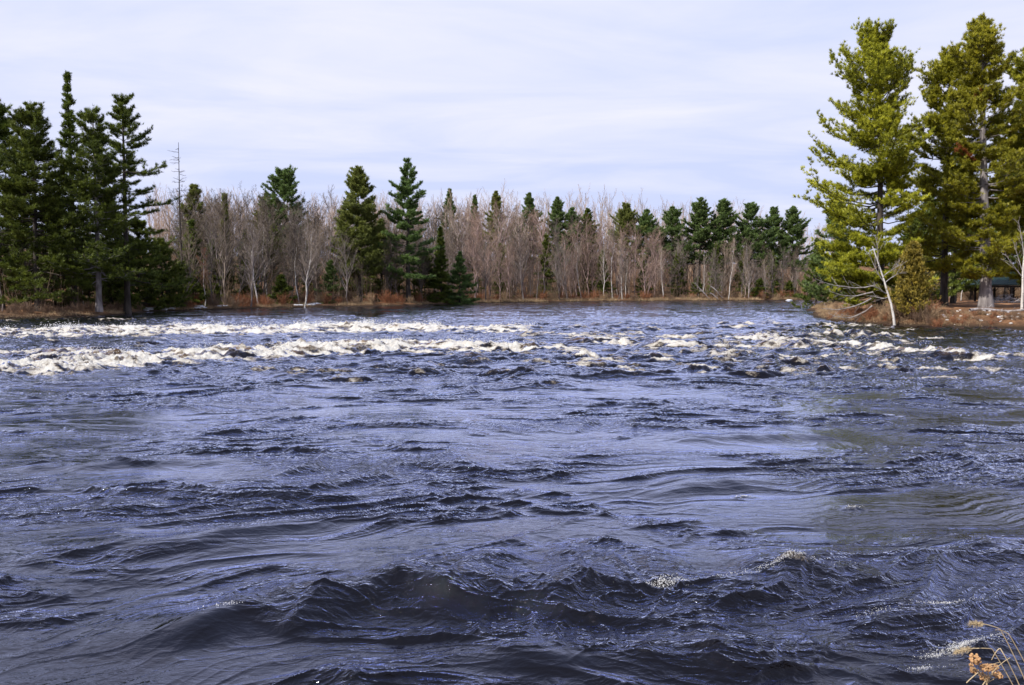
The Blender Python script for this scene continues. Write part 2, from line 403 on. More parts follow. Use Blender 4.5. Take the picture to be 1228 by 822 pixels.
# right-hand rapids
band([(15.2, 46), (17.2, 42.5), (18.6, 38.5), (19.8, 35)], .6, 1.1, .6, .34, 1.0, .45, 10, -.1)
band([(13.5, 47), (17.6, 50.5), (22.5, 52.5)], .8, 1.2, .6, .40, 1.0, .6, 11)
band([(20.5, 36.5), (25, 36)], 1.1, 1.0, .4, .22, .8, .4, 12)
band([(10, 44), (13.5, 42), (15.5, 39)], 1.2, 1.2, .6, .30, .85, .8, 13)
band([(4, 46), (6.8, 43), (9, 41.5), (9.5, 38)], 1.1, 1.1, .6, .36, .95, .7, 14)
band([(20, 70), (25, 66), (28, 62)], 1.0, 1.2, .6, .18, .9, .9, 15)
band([(23, 68), (27, 66)], 1.2, 1.1, .5, .16, .8, .6, 16)
band([(4, 68), (10, 66), (15, 62), (20, 60)], 2.6, 1.3, .7, .26, .7, 1.6, 17)
rr = np.random.default_rng(44)
for (x, y, L, D, H, F) in [(3.1, 35.6, .8, .5, .34, .9), (5.8, 34.2, 1.1, .5, .34, .95), (6.9, 30.3, .8, .4, .26, .9), (3.2, 30.2, .8, .4, .14, .5),
                     (-7.1, 29.2, .9, .45, .26, .75), (-5.2, 26.9, 1.2, .3, .16, .6), (-.2, 27.1, .6, .3, .10, .5), (-13.2, 30.2, 1.0, .4, .14, .4),
                     (1.2, 33, .6, .4, .28, .65), (-1.5, 34.6, .7, .4, .26, .6), (15.5, 30.2, 1.3, .2, .16, .75), (17.1, 30, 1.0, .2, .14, .7), (14, 27.4, 1.2, .16, .1, .7),
                     (11.2, 35.6, .9, .5, .28, .8), (1.3, 25.2, .8, .3, .08, .45), (12.5, 54, 1.4, .6, .3, .8), (16.5, 62, 1.5, .6, .34, .8), (8, 57, 1.1, .5, .26, .7),
                     (.8, 52, 1.1, .5, .24, .6), (5.2, 51.5, 1.1, .5, .26, .65), (-9.6, 34.6, .9, .4, .16, .5), (-3, 32, .8, .4, .14, .5), (22.5, 33.5, .8, .25, .16, .7)]:
    BREAK.append((x, y, L, D, H, F, rr.normal() * .15))
for k in range(330):   # scattered whitecaps through the broken water
    y = rr.uniform(28, 72); x = rr.choice([rr.uniform(-.55, .5), rr.uniform(.0, .48)]) * y
    BREAK.append((x, y, rr.uniform(.5, 1.5), rr.uniform(.15, .4), rr.uniform(.06, .20), rr.uniform(.45, .8), rr.normal() * .2))
# small crests near the camera
BREAK += [(1.45, 8.1, .16, .11, .05, .85, .3), (1.62, 8.02, .12, .08, .03, .75, .2), (2.85, 8.35, .28, .09, .03, .56, -.2), (2.55, 8.4, .2, .06, .03, .5, -.1),
          (4.6, 11.1, .16, .10, .035, .5, 0), (3.35, 11.9, .18, .1, .03, .45, .3), (4.05, 7.6, .4, .035, .02, .55, .3),
          (-.9, 6.9, .12, .04, .02, .4, .3), (-2.3, 7.3, .12, .03, .02, .4, .3)]

def water_height(X, Y):
    """height, chop, foam, amber over the river"""
    near = 1 - sstep(9, 16, Y)
    rap = sstep(21, 30, Y) * (1 - sstep(70, 95, Y))
    wx = X + pn(X / 5, Y / 4, 20) * 1.6 + pn(X / 1.7, Y / 1.4, 21) * .35
    wy = Y + pn(X / 5, Y / 4, 22) * 1.3 + pn(X / 1.7, Y / 1.4, 23) * .28
    th = .30 * near + .06
    wx = wx + pn(X / .75, Y / .6, 27) * .14; wy = wy + pn(X / .75, Y / .6, 28) * .12
    c, s = np.cos(th), np.sin(th)
    u = wx * c + wy * s; v = -wx * s + wy * c
    patch = pn(X / 6.5, Y / 3.0, 24) + .7 * pn(wx / 2.2, wy / 1.0, 25) + .35 * pn(wx / .8, wy / .4, 26)
    mod = .14 + 1.22 * sstep(-.35, .55, patch + .05)
    mod = np.minimum(1.6, mod + .5 * rap + .14 * (1 - sstep(16, 30, Y)))
    def crest(a, b, seed, lo, pw=1.3):
        r = 1 - np.abs(pn(a, b, seed)) * 2.4
        return np.clip(r - lo, 0, 1) ** pw
    def skewed(su, sv, seed, lo, amp, k):
        f0 = crest(u / su, v / sv, seed, lo)
        return amp * crest(u / su, (v + k * f0) / sv, seed, lo)
    H = .055 * pn(u / 3.6, v / 2.4, 30)
    H += mod * skewed(2.3, 1.05, 31, .15, .066, .28)
    H += mod * .016 * pn(u / 1.3, v / .62, 32)
    H += mod * skewed(.95, .46, 33, .3, .034, .13)
    H += mod * .0055 * pn(u / .42, v / .21, 34)
    fine = 1 - sstep(40, 75, Y)
    H += fine * mod * skewed(.36, .17, 35, .25, .0155, .04)
    H += fine * mod * .0010 * pn(X / .085, Y / .06, 36)
    H += rap * (.13 * pn(wx / 2.8, wy / 1.3, 37) + .075 * pn(wx / 1.2, wy / .65, 38) + .03 * pn(wx / .5, wy / .4, 39))
    H += near * (.035 * pn(u / 2.4, v / .95, 40))
    def ridge(x0, y0, x1, y1, amp, front, back, seed):
        ex, ey = x1 - x0, y1 - y0; L = math.hypot(ex, ey); ex /= L; ey /= L
        a = (X - x0) * ex + (Y - y0) * ey; b = -(X - x0) * ey + (Y - y0) * ex + pn(X / .9, Y * 0 + seed, 50 + seed) * .28 + pn(X / .35, Y / .5, 51) * .06
        env = sstep(-.25, .25, a / L) * (1 - sstep(.75, 1.25, a / L))
        return amp * env * np.where(b < 0, np.exp(-(b / front) ** 2), np.exp(-np.abs(b / back) ** 1.5)) * (.8 + .5 * pn(X / .8, Y / .8, 52))
    H += ridge(-1.9, 8.0, 3.4, 8.5, .20, .42, .95, 1)
    H += ridge(-3.2, 7.0, -.6, 7.9, .15, .35, .6, 2)
    H += ridge(2.6, 8.1, 5.8, 9.4, .13, .35, .7, 3)
    H += ridge(-5.2, 9.0, -2.4, 10.2, .12, .35, .6, 4)
    H += ridge(-.2, 6.3, 2.6, 6.7, .10, .3, .5, 5)
    H += ridge(-9.5, 13.2, -5, 14.2, .11, .4, .7, 6)
    H += ridge(2.0, 12.2, 4.2, 12.9, .11, .35, .7, 7)
    H += ridge(-6, 10.8, -3, 11.8, .09, .3, .6, 8)
    H += ridge(3.4, 16.4, 6.5, 16.8, .1, .4, .8, 9)
    foam = np.zeros_like(X); amber_backlight = np.zeros_like(X); HB = np.zeros_like(X)
    rowy = Y[:, 0]
    for (bx, by, L, D, h, F, sl) in BREAK:
        i0, i1 = np.searchsorted(rowy, [by - 4.5 * D, by + 4.5 * D])
        if i1 <= i0: continue
        x = X[i0:i1]; y = Y[i0:i1]
        dx = x - bx; a = dx / L; b = (y - by - dx * sl) / D
        b = b + pn(x / (L * .6), y / (D * .9), 60) * .7
        D2 = D * 1.35; e = np.exp(-a * a)
        prof = np.where(b < 0, np.exp(-(b / .75) ** 2), np.exp(-np.abs(b / 1.25) ** 1.4))
        HB[i0:i1] = np.maximum(HB[i0:i1], h * e * prof); H[i0:i1] -= h * .12 * e * np.exp(-((b + 2.1) / .8) ** 2)
        f = .92 * F * np.exp(-np.abs(a / 1.05) ** 2.6) * np.exp(-np.abs((b + .35) / 1.6) ** 2)
        foam[i0:i1] = np.maximum(foam[i0:i1], f) + .12 * np.minimum(foam[i0:i1], f)
        am = sstep(.1, .3, h) * np.exp(-((a + .1) / .55) ** 2) * np.exp(-((b - .55) / .5) ** 2) * .8
        amber_backlight[i0:i1] = np.maximum(amber_backlight[i0:i1], am)
    H += HB * .8
    # broken, lumpy surface where the water is white
    brk = foam * sstep(14, 24, Y)
    H += brk * (.12 * (np.abs(pn(X / .9, Y / .5, 61)) - .3) + .14 * np.abs(pn(X / .42, Y / .26, 62)) + .085 * np.abs(pn(X / .15, Y / .13, 63)))
    foam *= .46 + .72 * sstep(-.4, .45, pn(X / 1.6, Y / .45, 64) + .7 * pn(X / .5, Y / .2, 65))
    amber_backlight *= (1 - .6 * np.clip(foam, 0, 1)) * sstep(18, 26, Y)
    cap = sstep(.05, .17, rap * (.13 * pn(wx / 2.8, wy / 1.3, 37) + .075 * pn(wx / 1.2, wy / .65, 38)))
    foam = np.maximum(foam, cap * .60 * rap)
    # ripples die out against the land's edge
    chop = np.clip(mod, .15, 1.5)
    return H, chop, np.clip(foam, 0, 1), np.clip(amber_backlight, 0, 1), 1 - sstep(12, 22, Y)

def make_water():
    NY, NX = 2100, 1180
    p = -.30
    u = np.linspace(4.0 ** p, 255.0 ** p, NY); ys = u ** (1 / p)
    xs = np.linspace(-1, 1, NX)
    half = .70 * ys + 1.6
    X = xs[None, :] * half[:, None]; Y = np.repeat(ys[:, None], NX, 1)
    H, chop, foam, amber_backlight, lace = water_height(X, Y)
    V = np.stack([X, Y, H], -1).reshape(-1, 3)
    i = np.arange(NY - 1)[:, None] * NX + np.arange(NX - 1)[None, :]
    F = np.stack([i, i + 1, i + NX + 1, i + NX], -1).reshape(-1, 4)
    mb = MB(); mb.add(V, F)
    # wide coarse skirt either side, butting on to the fine sheet
    nn = 60
    for sgn in (-1, 1):
        edge = V.reshape(NY, NX, 3)[::14, 0 if sgn < 0 else -1]
        fx = np.linspace(0, 1, nn) ** 2
        SX = edge[:, None, 0] + sgn * fx[None] * 260; SY = np.repeat(edge[:, None, 1], nn, 1)
        SZ = edge[:, None, 2] * (1 - fx[None]) * np.exp(-fx[None] * 40) + .05 * pn(SX / 2.5, SY / 1.2, 30) * sstep(0, .02, fx[None])
        j = np.arange(len(edge) - 1)[:, None] * nn + np.arange(nn - 1)[None, :]
        FF = np.stack([j, j + 1, j + nn + 1, j + nn], -1).reshape(-1, 4)
        if sgn < 0: FF = FF[:, ::-1]
        mb.add(np.stack([SX, SY, SZ], -1), FF)
    o = mb.build('water', M['water'], smooth=True)
    pad = mb.n - NY * NX
    for nm, arr in (('chop', chop), ('foam', foam), ('amber_backlight', amber_backlight), ('lace', lace)):
        a = o.data.attributes.new(nm, 'FLOAT', 'POINT')
        a.data.foreach_set('value', np.r_[arr.ravel(), np.full(pad, .8 if nm == 'chop' else 0)].astype(np.float32))
    tag(o, kind='structure')
    # spray: flung drops above the breaking crests
    r = np.random.default_rng(5)
    w = (foam.ravel() > .7) * (H.ravel() > .30) * (Y.ravel() > 22)
    idx = np.flatnonzero(w)
    area = (np.abs(np.gradient(ys)) * half / NX * 2)
    pw = np.repeat(area, NX)[idx]; pw /= pw.sum()
    pick = r.choice(idx, 1500, p=pw)
    C = V[pick]
    cl = r.choice(len(C), 1500)  # gather drops in bursts
    cen = C[cl] + r.normal(size=(1500, 3)) * np.array([.25, .15, .02])
    near_i = r.choice(len(C), 7000); burst = C[r.choice(len(C), 220)][r.integers(0, 220, 7000)]
    P = burst + r.normal(size=(7000, 3)) * np.array([.3, .2, .0]); P[:, 2] += np.abs(r.normal(size=7000)) * .16
    nd = []
    for (bx, by, sx, sy, cnt) in [(3.72, 6.72, .22, .05, 900), (4.0, 6.85, .15, .04, 500), (3.45, 6.6, .12, .03, 160), (3.2, 6.35, .12, .03, 120), (4.05, 7.65, .28, .02, 260), (1.5, 8.05, .16, .06, 420), (2.75, 8.3, .3, .05, 320), (2.1, 8.2, .3, .06, 60),
                                 (4.6, 11.1, .12, .04, 60), (3.35, 11.9, .12, .03, 50), (-2.6, 7.35, .16, .04, 50), (3.3, 7.4, .2, .05, 70)]:
        q = r.normal(size=(cnt, 2)) * np.array([sx, sy]) * r.uniform(.3, 1, (cnt, 1)); qx = bx + q[:, 0]; qy = by + q[:, 1] + .25 * q[:, 0]
        iy = np.clip(np.searchsorted(ys, qy), 0, NY - 1); ix = np.clip(((qx / half[iy] + 1) / 2 * (NX - 1)).round().astype(int), 0, NX - 1)
        nd.append(np.stack([qx, qy, H[iy, ix] + r.exponential(.006, cnt)], -1))
    nd = np.concatenate(nd); m0 = len(cen) + len(P)
    P = np.r_[cen, P, nd]; n = len(P)
    s = r.uniform(.006, .022, (n, 1)) * (P[:, 1:2] / 40); s[m0:] = r.uniform(.0015, .0055, (n - m0, 1)) * (P[m0:, 1:2] / 7)
    T = norm(np.array([[1, 1, 1], [1, -1, -1], [-1, 1, -1], [-1, -1, 1]], float))
    VV = P[:, None] + s[:, None] * T[None] * r.uniform(.7, 1.4, (n, 4, 1))
    k = np.arange(n)[:, None, None] * 4
    FF = (k + np.array([[0, 1, 2], [0, 3, 1], [0, 2, 3], [1, 3, 2]])[None]).reshape(-1, 3)
    # a few drops on the near crests
    ms = MB(); ms.add(VV, FF)
    tag(ms.build('spray', M['spray']), 'white drops of spray flung above the breaking rapids', 'spray', kind='stuff')
make_water()

# ------------------------------------------------------------------ conifers
def pine_meshes(H, crown0, prof, seed, needle, bark, wh=.55, per=5, pitch=(24, -8), up=.25, tuft=(.26, .05), dens=1.0, bl=9,
                trunk_r=None, lean=(0, 0), bend=.15, gaps=.25, wind=0, windaz=0, dead=0, lower_dead=.0, tops=1, brl=.42, limbs_low=None, deadpatch=0, jz=.5):
    """trunk, limbs and needle crown of one conifer, base at the origin"""
    r = np.random.default_rng(seed)
    tr = trunk_r or H * .0135
    k = 14; t = np.linspace(0, 1, k)
    TR = np.zeros((k, 3)); TR[:, 2] = t * H
    TR[:, 0] = lean[0] * t * H + np.cumsum(r.normal(size=k)) * bend * .1; TR[:, 1] = lean[1] * t * H + np.cumsum(r.normal(size=k)) * bend * .1
    TR[:, :2] -= TR[:1, :2]
    rad = tr * (1 - t) ** .8 + .02; rad[0] *= 1.45
    P0 = TR.copy(); P0[0, 2] -= .3
    mt = MB(); tubes(mt, P0[None], rad[None], 10)
    limbs = []; LL = []; TH = []
    def whorls(TR, z0, z1, scale=1.0):
        z = z0
        while z < z1 - .15:
            f = (z - crown0 * H) / (H * (1 - crown0)); f = min(max(f, 0), 1)
            rp = prof(f) * scale
            n = max(2, int(round(per * r.uniform(.6, 1.3) * (1 if f < .85 else .8))))
            a0 = r.uniform(0, 6.28)
            for q in range(n):
                if r.uniform() < gaps * (1 - f): continue
                a = a0 + q * 6.283 / n + r.normal() * .25
                L = rp * r.uniform(.55, 1.15) * (1 + wind * math.cos(a - windaz))
                if L < .15: L = .15
                zz = z + r.uniform(-jz, jz) * wh
                tt = min(zz / H, .995) * (k - 1); i = int(tt); base = TR[i] + (TR[min(i + 1, k - 1)] - TR[i]) * (tt - i)
                ph = R(pitch[1] + (pitch[0] - pitch[1]) * f ** 1.6) + r.normal() * .10
                d = np.array([math.cos(a) * math.cos(ph), math.sin(a) * math.cos(ph), math.sin(ph)])
                s = np.linspace(0, 1, 7)[:, None]
                w = np.cumsum(r.normal(size=(7, 3)) * .035, axis=0) * L; w -= w[0]
                pl = base + d * L * s + w * .6; pl[:, 2] += up * L * s[:, 0] ** 2.2 - .06 * L * np.sin(s[:, 0] * 3.1)
                limbs.append(pl); LL.append(L); TH.append(f)
            z += wh * r.uniform(.65, 1.35) * (1.25 - .6 * f)
    whorls(TR, crown0 * H, H)
    for q in range(tops - 1):      # extra leaders
        a = r.uniform(0, 6.28); zz = H * (.70 + .08 * q)
    if limbs_low:                  # named low boughs: (height, azimuth, length, pitch)
        for (zz, a, L, ph) in limbs_low:
            s = np.linspace(0, 1, 7)[:, None]; a = R(a); ph = R(ph)
            d = np.array([math.cos(a) * math.cos(ph), math.sin(a) * math.cos(ph), math.sin(ph)])
            tt = zz / H * (k - 1); i = int(tt); base = TR[i] + (TR[i + 1] - TR[i]) * (tt - i)
            pl = base + d * L * s; pl[:, 2] += up * L * s[:, 0] ** 2.2
            limbs.append(pl); LL.append(L); TH.append(.2)
    P = np.array(limbs); L = np.array(LL); f = np.array(TH)
    ml = MB()
    lr = np.linspace(1, .12, 7)[None] * (.011 * L[:, None] + .018)
    tubes(ml, P, lr, 5)
    # dead stubs below the crown
    nd = int(30 * lower_dead)
    if nd:
        zz = r.uniform(.12, crown0 + .12, nd) * H; a = r.uniform(0, 6.28, nd); Ld = r.uniform(.6, 2.2, nd)
        s = np.linspace(0, 1, 5)
        base = np.stack([np.interp(zz, TR[:, 2], TR[:, 0]), np.interp(zz, TR[:, 2], TR[:, 1]), zz], -1)
        D = np.stack([np.cos(a), np.sin(a), r.uniform(-.45, .1, nd)], -1)
        Pd = base[:, None] + D[:, None] * (Ld[:, None] * s)[..., None] + np.cumsum(r.normal(size=(nd, 5, 3)) * .05, 1)
        tubes(ml, Pd, np.linspace(1, .2, 5)[None] * np.full((nd, 1), .028), 4)
        Qd, Lq, _ = grow(Pd, Ld, 5, .3, .95, .8, .5, -.05, k=3, wob=.1, r=r); ribbons(ml, Qd, np.full(len(Qd), .02), r=r)
    # branchlets
    c = max(6, int(11 * dens))
    B, LB, sB = grow(P, L, c, .30, 1.0, .85, brl, .08, k=4, wob=.07, curve=.10, flat=True, r=r, taper=.55)
    LB = np.maximum(LB, .12)
    ribbons(ml, B, np.full(len(B), .03), r=r)
    fB = np.repeat(f, c)
    mc = MB()
    tb = np.repeat(r.uniform(0, 1, len(P)), c)
    mm = 4 if dens < .8 else 6
    reps = np.clip((LB / .55), .2, 3)
    s = r.uniform(.15, 1, (len(B), mm * 2)); keep = (np.arange(mm * 2)[None] < (mm * reps * .8)[:, None])
    pos, tan = along(B, s)
    pos = pos + r.normal(size=pos.shape) * np.array([.12, .12, .05]) * (1 if H > 12 else .5); pos[..., 2] += .04
    tint = np.clip(.35 + .25 * tb[:, None] + r.normal(size=s.shape) * .16, 0, .84)
    if deadpatch:
        dz = np.repeat(np.isin(np.arange(len(P)), r.choice(np.flatnonzero((f > .45) & (f < .8)), deadpatch, replace=False)), c)
        tint = np.where(dz[:, None], 1.0, tint)
    pos = pos[keep]; tan = tan[keep]; tint = tint[keep]
    # limb tips and leader
    blades(mc, pos, tan, bl, tuft[0], tuft[1], tint=tint, r=r)
    s2 = r.uniform(.35, 1, (len(P), int(8 * dens) + 3)); p2, t2 = along(P, s2); kk = r.uniform(size=s2.shape) < np.clip(L / 1.3, .2, 1)[:, None]; p2 = p2[kk][None]; t2 = t2[kk][None]
    blades(mc, p2.reshape(-1, 3), t2.reshape(-1, 3), bl, tuft[0], tuft[1], tint=np.clip(.4 + r.normal(size=p2.shape[0] * p2.shape[1]) * .15, 0, .84), r=r)
    top = np.repeat(TR[-1:], 14, 0) + np.stack([r.normal(size=14) * .06, r.normal(size=14) * .06, -r.uniform(-.2, 1.5, 14) ** 1.0 * min(1, H / 15)], -1)
    blades(mc, top, np.repeat([[0, 0, 1.]], 14, 0), max(4, bl // 3), tuft[0], tuft[1], tint=np.full(14, .5), r=r)
    return mt.mesh('trunk', bark, True), ml.mesh('branches', bark), mc.mesh('crown', needle)

def place(meshes, name, x, y, z=None, rz=0.0, sc=1.0, label='', cat='tree', group=None):
    e = empty(name, (x, y, gz(x, y) - .03 if z is None else z), rz); e.scale = (sc, sc, sc) if np.isscalar(sc) else sc
    for me in meshes:
        o = bpy.data.objects.new(me.name.split('.')[0], me); COL.objects.link(o); o.parent = e
    tag(e, label, cat, group)
    return e

white = lambda w, b=.5: (lambda f: 1.22 * w * (1 - f) ** (b + .20) * (.80 + .2 * min(1, f / .2)) * (.86 + .2 * math.sin(f * 23 + w * 7)) + .12)
rpine = lambda w, b: (lambda f: w * (1 - f) ** b * (.84 + .24 * math.sin(f * 27 + w)) * (.8 + .2 * min(1, f / .2)) + .15)
cone = lambda w: (lambda f: w * (1 - f) ** .95 + .1)
fullc = lambda w: (lambda f: w * math.sqrt(max(0, 1 - (f - .25) ** 2 / .62)) + .1)

def pine_at(px, d, top, label, prof, seed, needle='needle_right', name='white_pine', group=None, lean=0, **kw):
    x, y = at(px, d); z = gz(x, y); H = (ztop(top, d) - z) * (.955 if top < 200 else .975)
    bark = kw.pop('bark', M['bark_pine'])
    ms = pine_meshes(H, kw.pop('crown0', .25), prof, seed, M[needle], bark, lean=(lean, 0), **kw)
    return place(ms, name, x, y, z=z - .05, label=label, group=group)

# right-hand point
NG = 'tall pines on the right point'
pine_at(1056, 74, 38, 'tall yellow-green pine nearest the tip of the right point with a wide ragged crown', rpine(5.7, .34), 101, crown0=.07, lean=-.035, up=.30, per=8, wh=.88, jz=.22, pitch=(46, -16), tuft=(.26, .042), dens=1.45, bl=18, brl=.5, group=NG, gaps=.22, wind=.28, windaz=math.pi, lower_dead=.8,
        limbs_low=[(2.6, 205, 4.2, -12), (2.0, 220, 3.6, -14), (3.4, 190, 4.6, -10), (1.7, 235, 3.0, -10), (4.2, 215, 5.0, -12), (5.0, 180, 5.2, -8), (5.6, 240, 4.6, -10), (3.0, 175, 5.0, -14), (6.2, 200, 5.4, -8), (2.6, 260, 3.4, -8), (4.4, 250, 4.0, -10)])
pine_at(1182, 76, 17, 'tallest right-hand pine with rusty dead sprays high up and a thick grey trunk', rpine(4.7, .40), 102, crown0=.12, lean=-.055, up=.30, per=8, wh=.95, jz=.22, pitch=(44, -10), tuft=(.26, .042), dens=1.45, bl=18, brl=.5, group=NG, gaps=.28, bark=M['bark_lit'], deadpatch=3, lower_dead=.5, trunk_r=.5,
        limbs_low=[(3.4, 255, 2.6, 8), (3.7, 235, 2.3, 10), (4.6, 270, 2.9, 5)])
pine_at(1232, 80, 40, 'tall pine cut by the right edge of the photo standing beside the pavilion', rpine(4.8, .42), 103, crown0=.12, up=.28, per=8, wh=.9, jz=.22, pitch=(44, -10), tuft=(.27, .044), dens=1.35, bl=17, brl=.5, group=NG, gaps=.2)
pine_at(1131, 80, 60, 'sunlit pine close behind and left of the thick grey trunk', rpine(5.3, .40), 113, crown0=.16, lean=-.01, up=.30, per=8, wh=.95, jz=.22, pitch=(44, -10), tuft=(.27, .044), dens=1.3, bl=17, brl=.5, group=NG, gaps=.2)
DG = 'shaded pines filling in behind the right point'
pine_at(1112, 96, 225, 'dark green pine filling the gap between the two tallest pines of the right point', white(4.2, .5), 104, 'needle_left', crown0=.05, per=6, wh=.55, dens=.9, bl=8, tuft=(.32, .07), gaps=.1, group=DG)
pine_at(1142, 100, 170, 'dark slender pine directly behind the thick grey trunk of the tallest right-hand pine', white(3.8, .5), 105, 'needle_left', crown0=.12, per=6, wh=.6, dens=.85, bl=8, tuft=(.32, .07), gaps=.12, group=DG)
pine_at(1206, 132, 150, 'dark pine rising behind the green pavilion roof', white(4.8, .5), 106, 'needle_left', crown0=.12, per=6, wh=.6, dens=.85, bl=8, tuft=(.36, .08), gaps=.1, group=DG)
pine_at(1262, 118, 120, 'dark pine behind the pavilion at the far right edge of the photo', white(4.8, .5), 107, 'needle_left', crown0=.1, per=6, wh=.6, dens=.85, bl=8, tuft=(.36, .08), gaps=.1, group=DG)
pine_at(1090, 122, 262, 'low dark pine seen through the gap behind the golden cedar', white(3.8, .5), 108, 'needle_left', crown0=.0, per=6, wh=.6, dens=.8, bl=8, tuft=(.34, .08), gaps=.1, group=DG)
pine_at(1164, 128, 235, 'low dark pine behind the left corner of the pavilion roof', white(4.2, .5), 109, 'needle_left', crown0=.10, per=6, wh=.6, dens=.8, bl=8, tuft=(.36, .08), gaps=.1, group=DG)
pine_at(1000, 112, 232, 'soft green pine peeping out behind the left side of the right-hand pine', white(3.6, .5), 110, 'needle_far', crown0=.05, per=6, wh=.6, dens=.85, bl=8, tuft=(.34, .08), gaps=.1, group=DG)
pine_at(978, 128, 285, 'small dark pine at the back of the right point beside the far channel', cone(3.2), 111, 'needle_left', crown0=.02, per=6, wh=.6, dens=.75, bl=8, tuft=(.34, .08), gaps=.08, group=DG)

# cedar: dense pointed sprays
def cedar(px, d, top, label, w=1.35, seed=5):
    x, y = at(px, d); z = gz(x, y); H = ztop(top, d) - z; r = np.random.default_rng(seed)
    mt = MB(); t = np.linspace(0, 1, 8); P = np.stack([np.cumsum(r.normal(size=8)) * .03, np.cumsum(r.normal(size=8)) * .03, t * H * .93 - .1], -1)
    tubes(mt, P[None], (.10 * (1 - t) + .015)[None], 8)
    n = 420; f = r.uniform(.02, 1, n) ** .9; a = r.uniform(0, 6.28, n)
    Rr = w * (1 - f) ** .75 * (.75 + .35 * r.uniform(size=n)) * (.85 + .3 * np.sin(a * 3 + f * 9)) + .08
    base = np.stack([0 * f, 0 * f, f * H * .95], -1)
    tip = np.stack([np.cos(a) * Rr, np.sin(a) * Rr, f * H * .95 + Rr * .55], -1)
    s = np.linspace(0, 1, 4)[None, :, None]; L = base[:, None] * (1 - s) + tip[:, None] * s
    L[:, :, 2] -= .15 * np.sin(s[:, :, 0] * 3.14) * Rr[:, None]
    ml = MB(); tubes(ml, L, np.linspace(.02, .006, 4)[None].repeat(n, 0), 3)
    mc = MB(); sp = r.uniform(.45, 1.05, (n, 12)); pos, tan = along(L, sp)
    pos = pos.reshape(-1, 3) + r.normal(size=(n * 12, 3)) * .07; tan = norm(tan.reshape(-1, 3) + np.array([0, 0, .6]))
    blades(mc, pos, tan, 7, .17, .06, tint=np.clip(.45 + .3 * np.repeat(r.normal(size=n), 12) + r.normal(size=n * 12) * .12, 0, 1), r=r)
    place((mt.mesh('trunk', M['bark_pine'], True), ml.mesh('branches', M['bark_pine']), mc.mesh('crown', M['needle_cedar'])), 'cedar', x, y, z - .05, label=label)
cedar(1093, 66.8, 287, 'golden-brown pointed cedar growing at the water edge beside the leaning white birch', 2.0)

# left stand
LG = 'tall pines of the left stand'
pine_at(2, 92, 110, 'tall green pine cut by the left edge of the photo', white(6.4, .5), 201, 'needle_left', crown0=.12, per=5, wh=.62, tuft=(.32, .046), dens=1.05, bl=14, group=LG, gaps=.18)
pine_at(46, 90, 117, 'broad green pine second from the left edge in the left stand', white(6.3, .5), 202, 'needle_left', crown0=.10, per=5, wh=.6, tuft=(.31, .046), dens=1.1, bl=14, group=LG, gaps=.18)
pine_at(90, 100, 80, 'narrow spire-topped spruce, highest of the left stand', lambda f: 4.2 * (1 - f) ** 1.1 * (.8 + .3 * math.sin(f * 31)) + .08, 203, 'needle_left', name='spruce', crown0=.12, per=5, wh=.62, tuft=(.34, .08), dens=.8, bl=8, group=LG, gaps=.3, pitch=(22, -18), up=.3)
pine_at(119, 92, 121, 'pine with a pale sunlit stem showing between the spire spruce and layered pine', white(5.3, .5), 204, 'needle_left', crown0=.16, per=5, wh=.62, tuft=(.31, .046), dens=1.05, bl=14, group=LG, bark=M['bark_lit'], gaps=.15, lower_dead=.6)
pine_at(153, 98, 107, 'layered pine with long flat boughs reaching right at the edge of the left stand', lambda f: 6.3 * (1 - f) ** .62 * (.85 + .3 * math.sin(f * 34)) + .2, 205, 'needle_left', crown0=.16, per=5, wh=.95, tuft=(.32, .046), dens=1.1, bl=14, group=LG, gaps=.2, pitch=(38, -10), up=.12, wind=.18, windaz=0, brl=.34)
DL = 'shaded trees under the left stand'
for i, (px, d, top, w, lb) in enumerate([
    (-28, 97, 190, 4.4, 'dark pine behind the pine cut by the left edge'), (24, 106, 205, 4.2, 'dark pine between the two leftmost tall pines'),
    (68, 108, 215, 4.2, 'dark pine behind the spire-topped spruce'), (135, 106, 235, 4.4, 'dark hemlock behind the pale-trunked pine'),
    (168, 108, 262, 4.6, 'dark hemlock directly behind the layered pine'), (196, 112, 285, 3.8, 'dark hemlock under the right-reaching boughs of the layered pine'),
    (108, 112, 285, 3.6, 'low black-green fir between the spire spruce and layered pine'), (214, 118, 318, 2.8, 'low dark fir just left of the bare snag')]):
    pine_at(px, d, top, lb, white(w, .55), 220 + i, 'needle_left', name='hemlock' if 'hemlock' in lb else 'fir' if 'fir' in lb else 'white_pine', crown0=.03, per=6, wh=.6, dens=.8, bl=8, tuft=(.36, .085), gaps=.08, group=DL)

